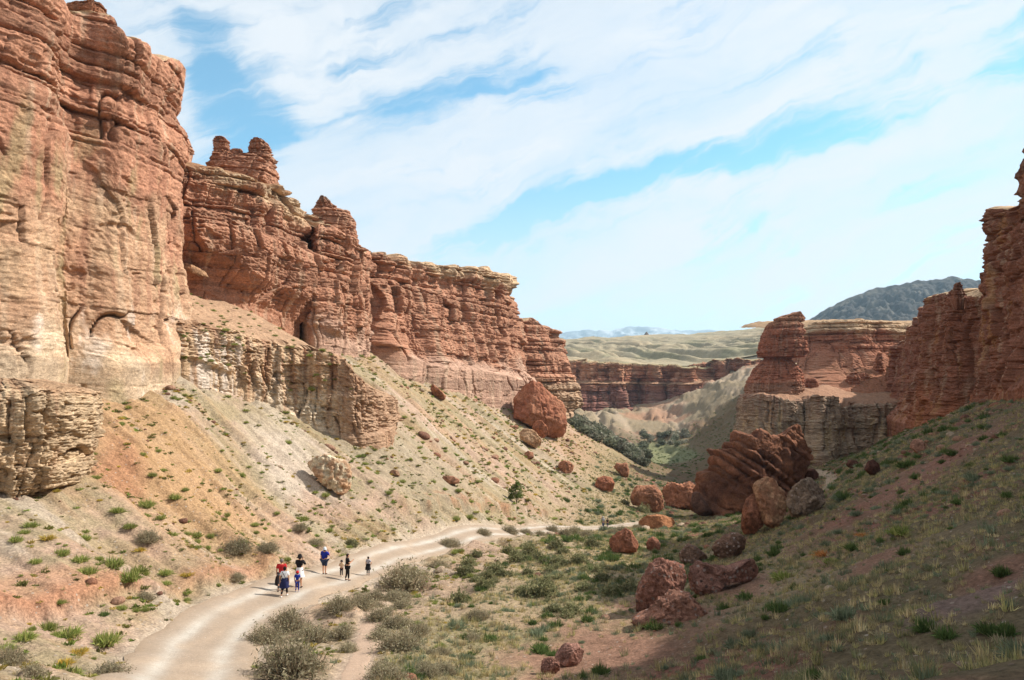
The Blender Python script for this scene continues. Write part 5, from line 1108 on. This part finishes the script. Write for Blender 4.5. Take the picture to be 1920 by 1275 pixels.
def person(px, py, pyh, yaw, label, arms=('hang', 'hang'), legs='stand', shirt=None, trousers=None, shorts=None, hair=(40,30,26), hat=None, shoes=(60,56,54), skirt=None, tied=None, sleeves=True, child=False, strap=None, build=1.0, bag=None):
    g = gp(px, py); x, y = float(g[0]), float(g[1]); z = rtop(x, y)
    H = (py - pyh) * y / F; k = H / 1.75
    hs = 1.18 if child else 1.0                      # a child's head is larger for its body
    b = build
    N = {'pel': ((0, 0, .95), .135 * b), 'wai': ((0, 0, 1.10), .125 * b), 'che': ((0, .0, 1.30), .15 * b), 'nb': ((0, 0, 1.455), .075), 'nk': ((0, .012, 1.525), .055),
         'hd': ((0, .022, 1.60), .088 * hs), 'hc': ((0, .015, 1.665), .086 * hs), 'ht': ((0, .01, 1.715), .055 * hs), 'nose': ((0, .125, 1.605), .014), 'ea': ((.095, .01, 1.61), .014), 'eb': ((-.095, .01, 1.61), .014)}
    E = [('pel', 'wai'), ('wai', 'che'), ('che', 'nb'), ('nb', 'nk'), ('nk', 'hd'), ('hd', 'hc'), ('hc', 'ht'), ('hd', 'nose'), ('hd', 'ea'), ('hd', 'eb')]
    shirtN = {q: (N[q][0], N[q][1] + .022) for q in ('pel', 'wai', 'che', 'nb')}; shirtE = [('pel', 'wai'), ('wai', 'che'), ('che', 'nb')]
    trN = {'pel': ((0, 0, .99), .155 * b)}; trE = []
    hands = {}
    for sd, nm in ((-1, 'l'), (1, 'r')):
        ps = arms[0 if sd < 0 else 1]; S = (sd * .185 * b, 0, 1.415)
        EL, WR = {'hang': ((sd * .06, -.03, -.28), (sd * .05, .05, -.53)), 'swing': ((sd * .07, -.12, -.26), (sd * .06, -.06, -.52)), 'fwd': ((sd * .06, .1, -.27), (sd * .03, .25, -.45)),
                  'face': ((sd * .08, .16, -.2), (-sd * .09, .22, .06)), 'fold': ((sd * .08, .08, -.26), (-sd * .12, .22, -.2)), 'phone': ((sd * .07, .1, -.26), (-sd * .1, .3, -.12)), 'up': ((sd * .16, .12, .02), (sd * .03, .26, .2)), 'hip': ((sd * .2, -.04, -.22), (sd * .05, .06, -.42))}[ps]
        e_, w_ = add(S, EL), add(S, WR); d = Vector(w_) - Vector(e_); d.normalize(); sx_ = d.cross(Vector((0, 1, .2))).normalized(); up_ = sx_.cross(d)
        pal = Vector(w_) + d * .07
        N.update({'s' + nm: (S, .07 * b), 'e' + nm: (e_, .045), 'w' + nm: (w_, .032), 'p' + nm: (tuple(pal), .034)}); E += [('che', 's' + nm), ('s' + nm, 'e' + nm), ('e' + nm, 'w' + nm), ('w' + nm, 'p' + nm)]
        for f_, (o_, ln) in enumerate(((-.028, .055), (-.01, .068), (.01, .066), (.027, .05))):
            a1 = pal + sx_ * o_ + d * .04; a2 = a1 + d * ln * .55 + up_ * .012; a3 = a1 + d * ln + up_ * .03
            N.update({f'f{nm}{f_}a': (tuple(a1), .0095), f'f{nm}{f_}b': (tuple(a2), .009), f'f{nm}{f_}c': (tuple(a3), .008)}); E += [('p' + nm, f'f{nm}{f_}a'), (f'f{nm}{f_}a', f'f{nm}{f_}b'), (f'f{nm}{f_}b', f'f{nm}{f_}c')]
        t1 = pal - d * .02 - sx_ * sd * .045 + up_ * .01; t2 = t1 + d * .04 - sx_ * sd * .012 + up_ * .012
        N.update({f't{nm}a': (tuple(t1), .011), f't{nm}b': (tuple(t2), .009)}); E += [('p' + nm, f't{nm}a'), (f't{nm}a', f't{nm}b')]
        hands[sd] = pal
        shirtN.update({'s' + nm: (S, .088 * b), 'q' + nm: (tuple(Vector(S).lerp(Vector(e_), .75)), .066)}); shirtE += [('che', 's' + nm), ('s' + nm, 'q' + nm)]
        if sleeves == 'long': shirtN.update({'e' + nm: (e_, .06), 'w' + nm: (tuple(Vector(w_) * .9 + Vector(e_) * .1), .045)}); shirtE += [('q' + nm, 'e' + nm), ('e' + nm, 'w' + nm)]
        fw = {'stand': 0, 'walk': .2 * sd, 'contra': .06 * sd}[legs]
        hp = (sd * .09 * b, 0, .90); kn = (sd * .1, fw * .7 + .02, .50); an = (sd * .1, fw * (1.15 if fw > 0 else 1.6), .09 + (.04 if fw < -.1 else 0)); toe = (an[0] + sd * .02, an[1] + .13, .035); hl = (an[0], an[1] - .05, .035)
        N.update({'h' + nm: (hp, .1 * b), 'k' + nm: (kn, .062), 'c' + nm: ((sd * .1, (kn[1] + an[1]) / 2 - .015, .34), .056), 'a' + nm: (an, .036), 't' + nm: (toe, .03)}); E += [('pel', 'h' + nm), ('h' + nm, 'k' + nm), ('k' + nm, 'c' + nm), ('c' + nm, 'a' + nm), ('a' + nm, 't' + nm)]
        trN.update({'h' + nm: (hp, .118 * b), 'k' + nm: (kn, .078)}); trE += [('pel', 'h' + nm), ('h' + nm, 'k' + nm)]
        if trousers: trN.update({'a' + nm: ((an[0], an[1], an[2] + .03), .058)}); trE += [('k' + nm, 'a' + nm)]
        N['foot' + nm] = (toe, hl)
    feet = {q: N.pop('foot' + q) for q in 'lr'}
    body = link('person', skin_mesh('person', N, E, 'pel', 1), SKIN, loc=(x, y, z)); body.scale = (k, k, k); body.rotation_euler = (0, 0, yaw); tag(body, label, 'person')
    body['group'] = 'walkers on the canyon road'
    def part(nm, me, m_): return link(nm, me, m_, body)
    if shirt: part('shirt', skin_mesh('shirt', shirtN, shirtE, 'pel', 1), pm('shirt %d %d %d' % shirt, shirt))
    tc_ = trousers or shorts
    if tc_: part('trousers' if trousers else 'shorts', skin_mesh('trousers', trN, trE, 'pel', 1), pm('cloth %d %d %d' % tc_, tc_))
    for q in 'lr':
        toe, hl = feet[q]; part('shoe', skin_mesh('shoe', {'a': (hl, .042), 'b': (((toe[0] + hl[0]) / 2, (toe[1] + hl[1]) / 2, .04), .045), 'c': ((toe[0], toe[1] + .02, .03), .036)}, [('a', 'b'), ('b', 'c')], 'a', 1), pm('shoe %d %d %d' % shoes, shoes))
    if skirt: part('skirt', lathe('skirt', [(.27 * b, .58), (.24 * b, .75), (.19 * b, .95), (.155 * b, 1.1)], 18, .06, 3), pm('skirt %d %d %d' % skirt, skirt))
    if tied: part('tied_jacket', lathe('tied_jacket', [(.27 * b, .52), (.26 * b, .7), (.22 * b, .9), (.185 * b, 1.06), (.165 * b, 1.1)], 18, .1, 4), pm('jacket %d %d %d' % tied, tied))
    if hair:
        Vh, Fh = ico(3); Vh = Vh * [.105 * hs, .112 * hs, .115 * hs]; keep = ~((Vh[:, 1] > .035) & (Vh[:, 2] < .045)); nk_ = Vh[:, 2] < -.06
        Vh = Vh * np.where(keep, 1.0, .82)[:, None]; Vh[:, 2] = np.where((Vh[:, 1] < 0), Vh[:, 2] * 1.15, Vh[:, 2])
        part('hair', mesh_np('hair', Vh + [0, .0, 1.655], Fh), pm('hair %d %d %d' % hair, hair))
    if hat:
        rgb, brim = hat; hm = lathe('hat', [(.0, 1.86), (.07 * hs, 1.855), (.108 * hs, 1.80), (.12 * hs, 1.71), (.12 * hs + brim, 1.69), (.12 * hs + brim, 1.68), (.1, 1.685)], 20)
        hm.transform(Matrix.Translation((0, 0, -.06))); part('hat', hm, pm('hat %d %d %d' % rgb, rgb))
    if strap: part('bag_strap', skin_mesh('bag_strap', {'a': ((-.14 * b, -.09, 1.47), .014), 'b': ((-.02, -.18, 1.32), .014), 'c': ((.12, -.17, 1.1), .014), 'd': ((.17, -.08, 1.0), .014)}, [('a', 'b'), ('b', 'c'), ('c', 'd')], 'a', 1), pm('strap', strap))
    for sx_ in (-.035, .035):
        Ve, Fe = ico(1); part('eye', mesh_np('eye', Ve * .012 + [sx_, .1 * hs, 1.63], Fe), pm('eye', (40,34,30)))
    return body, k, {s_: body.location + Matrix.Rotation(yaw, 3, 'Z') @ (v * k) for s_, v in hands.items()}

NAVY = (40,44,84); BLACK = (34,30,32)
person(533, 1123, 1070, 0.05, 'person walking away in a white top, navy jacket tied round the waist, black leggings', ('swing', 'hang'), 'walk', (246,244,246), BLACK, hair=(46,32,28), shoes=(244,242,240), tied=NAVY, strap=(30,30,40), build=1.05)
_, k_, hd = person(527, 1113, 1056, 0.1, 'person in a red shirt with short grey hair ahead of the white topped walker', ('hang', 'hang'), 'walk', (196,44,46), (70,66,70), hair=(132,118,110), build=1.12)
jm = lathe('jacket', [(.06, -.62), (.13, -.5), (.12, -.3), (.09, -.1), (.03, .02)], 14, .16, 9, .6); tag(link('jacket', jm, pm('dark jacket', (46,40,44)), loc=tuple(hd[-1])), 'dark jacket hanging from the hand of the person in red', 'jacket')
person(557, 1115, 1078, 0.0, 'child in a red cap and blue shirt with a pale top tied at the waist', ('hang', 'hang'), 'contra', (38,60,160), (44,62,150), hair=(70,30,28), hat=((200,44,44), .0), tied=None, shoes=(150,160,190), child=True)
person(561, 1108, 1049, -0.1, 'person in black top, hat and white skirt behind the child in blue', ('face', 'face'), 'stand', BLACK, None, shorts=(60,50,50), hair=(26,22,22), hat=((28,24,24), .06), skirt=(246,242,240), sleeves='long')
_, k_, hd = person(608, 1083, 1035, -0.5, 'heavy person in a blue shirt and dark shorts, hand raised to the face', ('hang', 'face'), 'stand', (30,46,150), None, shorts=(52,64,92), hair=(44,38,38), hat=((214,220,226), .02), shoes=(44,38,40), build=1.3)
person(640, 1087, 1058, 3.0, 'small child in a cream top and dark leggings standing by the person in black', ('hang', 'fold'), 'stand', (226,196,160), (44,38,48), hair=(30,26,26), hat=((40,36,38), .02), shoes=(244,240,238), child=True)
person(651, 1094, 1046, -1.2, 'person all in black with folded arms at the road edge', ('fold', 'phone'), 'contra', (30,26,28), (28,24,26), hair=(60,44,40), shoes=(80,62,56), build=1.12)
person(690, 1082, 1049, -0.3, 'person in a grey shirt with a black jacket tied at the waist', ('hang', 'hip'), 'stand', (176,172,178), (36,34,36), hair=(40,30,28), tied=(34,32,36), shoes=(120,110,104))
person(1131, 992, 969, 0.1, 'distant person in a grey shirt and jeans with arms raised on the far road', ('up', 'hang'), 'walk', (170,168,170), (92,100,124), hair=(60,50,46), hat=((190,186,180), .02))
person(1139, 991, 974, 0.0, 'distant person with a dark top beside the one in grey', ('hang', 'hang'), 'walk', (44,40,44), (70,74,92), hair=(50,40,36))
print('people', round(time.time() - T0, 1))
# ------------------------------------------------------------------ camera, sun, sky, haze
cd = bpy.data.cameras.new('camera'); cam = bpy.data.objects.new('camera', cd); COL.objects.link(cam)
cd.sensor_width = 36; cd.lens = 36 * F / 1920; cd.clip_end = 40000; cd.clip_start = .1
cam.rotation_euler = (R(90) + TH, 0, 0); SC.camera = cam
SUN_EL, SUN_AZ = R(42), R(15)             # azimuth from +x (right) towards +y (away)
sv = Vector((math.cos(SUN_EL) * math.cos(SUN_AZ), math.cos(SUN_EL) * math.sin(SUN_AZ), math.sin(SUN_EL)))
ld = bpy.data.lights.new('sun', 'SUN'); ld.energy = 5.0; ld.angle = R(.5); ld.color = (1, .95, .87)
lo = bpy.data.objects.new('sun', ld); COL.objects.link(lo); lo.rotation_euler = sv.to_track_quat('Z', 'Y').to_euler(); lo.location = (60, -20, 80)

w = bpy.data.worlds.new('World'); SC.world = w; w.use_nodes = True; t = w.node_tree; t.nodes.clear(); L = t.links
wo = nd(t, 'ShaderNodeOutputWorld'); bg = nd(t, 'ShaderNodeBackground'); L.new(bg.outputs[0], wo.inputs[0]); bg.inputs[1].default_value = .066
sky = nd(t, 'ShaderNodeTexSky', sky_type='NISHITA'); sky.sun_disc = False; sky.sun_elevation = SUN_EL
sky.sun_rotation = math.atan2(sv.x, sv.y); sky.altitude = 900; sky.air_density = 1.1; sky.dust_density = .6; sky.ozone_density = 1.2
tc = nd(t, 'ShaderNodeTexCoord'); sep = nd(t, 'ShaderNodeSeparateXYZ'); L.new(tc.outputs['Generated'], sep.inputs[0])
def mth(op, a, b=None, c=None):
    n = nd(t, 'ShaderNodeMath', operation=op)
    for i, v in enumerate((a, b, c)):
        if v is None: continue
        if isinstance(v, (int, float)): n.inputs[i].default_value = v
        else: L.new(v, n.inputs[i])
    return n.outputs[0]
az = mth('ARCTAN2', sep.outputs[0], sep.outputs[1]); el = mth('ARCSINE', sep.outputs[2])
cmb = nd(t, 'ShaderNodeCombineXYZ'); L.new(az, cmb.inputs[0]); L.new(el, cmb.inputs[1])
def mapping(src, loc=(0, 0, 0), rot=0, scale=(1, 1, 1), typ='TEXTURE'):
    m = nd(t, 'ShaderNodeMapping', vector_type=typ); m.inputs['Location'].default_value = loc; m.inputs['Rotation'].default_value = (0, 0, rot); m.inputs['Scale'].default_value = scale
    L.new(src, m.inputs[0]); return m.outputs[0]
def tex(src, sc, det=6, rough=.6, dist=0):
    n = nd(t, 'ShaderNodeTexNoise'); n.inputs['Scale'].default_value = sc; n.inputs['Detail'].default_value = det; n.inputs['Roughness'].default_value = rough; n.inputs['Distortion'].default_value = dist
    L.new(src, n.inputs['Vector']); return n
# slow warp of the sky coordinates so that cloud edges wander
wn = tex(cmb.outputs[0], 3.2, 5, .6)
off = nd(t, 'ShaderNodeVectorMath', operation='MULTIPLY_ADD'); L.new(wn.outputs['Color'], off.inputs[0]); off.inputs[1].default_value = (.22, .13, 0); L.new(cmb.outputs[0], off.inputs[2])
base = mapping(off.outputs[0], (.11, .065, 0), 0, (1, 1, 1))
def azel(px, py):
    a, b = ray(px, py); return math.atan(float(a)), math.atan(float(b) / math.hypot(1, float(a)))
gaps = [(420,205,95,50,40,1.0),(365,140,50,40,0,.8),(500,250,50,70,0,.6),(830,190,200,34,-13,.9),(1010,150,70,20,-25,.6),(1230,335,300,30,-14,1.0),(1480,285,170,24,-6,.9),(1010,395,190,26,-22,.6),(1900,75,70,45,-40,.8),(690,70,80,40,-40,.4),(1480,130,90,22,-20,.35),(300,25,90,30,30,.35),(1740,345,110,18,-12,.35),(980,15,150,18,-15,.3)]
tot = None
for px, py, rx, ry, an, am in gaps:
    a0, e0 = azel(px, py)
    v = mapping(base, (a0, e0, 0), R(-an), (rx / F, ry / F, 1))
    ln = nd(t, 'ShaderNodeVectorMath', operation='LENGTH'); L.new(v, ln.inputs[0])
    g = mth('MULTIPLY', mth('EXPONENT', mth('MULTIPLY', mth('MULTIPLY', ln.outputs['Value'], ln.outputs['Value']), -1.0)), am)
    tot = g if tot is None else mth('ADD', tot, g)
st1 = tex(mapping(base, (0, 0, 0), R(20), (1, .13, 1)), 4.5, 9, .62, .3).outputs[0]
st2 = tex(base, 7.0, 9, .66, .2).outputs[0]
bl = mth('ADD', tot, mth('ADD', mth('MULTIPLY', mth('SUBTRACT', st1, .5), 2.8), mth('MULTIPLY', mth('SUBTRACT', st2, .5), 1.4)))
mr = nd(t, 'ShaderNodeMapRange', interpolation_type='SMOOTHERSTEP'); mr.inputs[1].default_value = -.12; mr.inputs[2].default_value = 1.15; mr.inputs[3].default_value = 1; mr.inputs[4].default_value = .06
L.new(bl, mr.inputs[0])
st3 = tex(mapping(base, (3, 1, 0), R(16), (1, .3, 1)), 3.2, 8, .6, .6).outputs[0]
vl = nd(t, 'ShaderNodeMapRange'); vl.inputs[1].default_value = .34; vl.inputs[2].default_value = .62; vl.inputs[3].default_value = .72; vl.inputs[4].default_value = 1
L.new(st3, vl.inputs[0]); low = nd(t, 'ShaderNodeMapRange', interpolation_type='SMOOTHSTEP'); low.inputs[1].default_value = R(2); low.inputs[2].default_value = R(20); low.inputs[3].default_value = .85; low.inputs[4].default_value = 0
L.new(el, low.inputs[0]); cover = mth('MAXIMUM', mth('MULTIPLY', mr.outputs[0], vl.outputs[0]), low.outputs[0])
tint = nd(t, 'ShaderNodeMix', data_type='RGBA', blend_type='MULTIPLY'); tint.inputs[0].default_value = 1; L.new(sky.outputs[0], tint.inputs[6]); tint.inputs[7].default_value = (1.2, 2.05, 2.0, 1)
cl = nd(t, 'ShaderNodeMix', data_type='RGBA'); L.new(cover, cl.inputs[0]); L.new(tint.outputs[2], cl.inputs[6]); cl.inputs[7].default_value = (8.6, 9.1, 9.6, 1)
L.new(cl.outputs[2], bg.inputs[0])

def add_haze(density=7e-5):
    me = bpy.data.meshes.new('haze'); bm = bmesh.new(); bmesh.ops.create_cube(bm, size=1); bm.to_mesh(me); bm.free()
    o = link('haze', me); o.scale = (16000, 11400, 900); o.location = (0, 5200, 350)
    m = bpy.data.materials.new('air'); tt = nt(m); out = nd(tt, 'ShaderNodeOutputMaterial'); v = nd(tt, 'ShaderNodeVolumePrincipled')
    v.inputs['Color'].default_value = (.55, .8, 1, 1); v.inputs['Density'].default_value = density; v.inputs['Anisotropy'].default_value = .2
    tt.links.new(v.outputs[0], out.inputs['Volume']); me.materials.append(m)
    tag(o, 'thin blue air haze filling the canyon and plain', 'haze', kind='stuff')
add_haze()
SC.view_settings.view_transform = 'Standard'; SC.view_settings.look = 'None'; SC.view_settings.gamma = 1; SC.view_settings.exposure = .62
cy = SC.cycles
cy.max_bounces = 5; cy.diffuse_bounces = 3; cy.glossy_bounces = 1; cy.transmission_bounces = 2; cy.transparent_max_bounces = 4; cy.volume_bounces = 0
cy.use_denoising = True
print('done', round(time.time() - T0, 1))
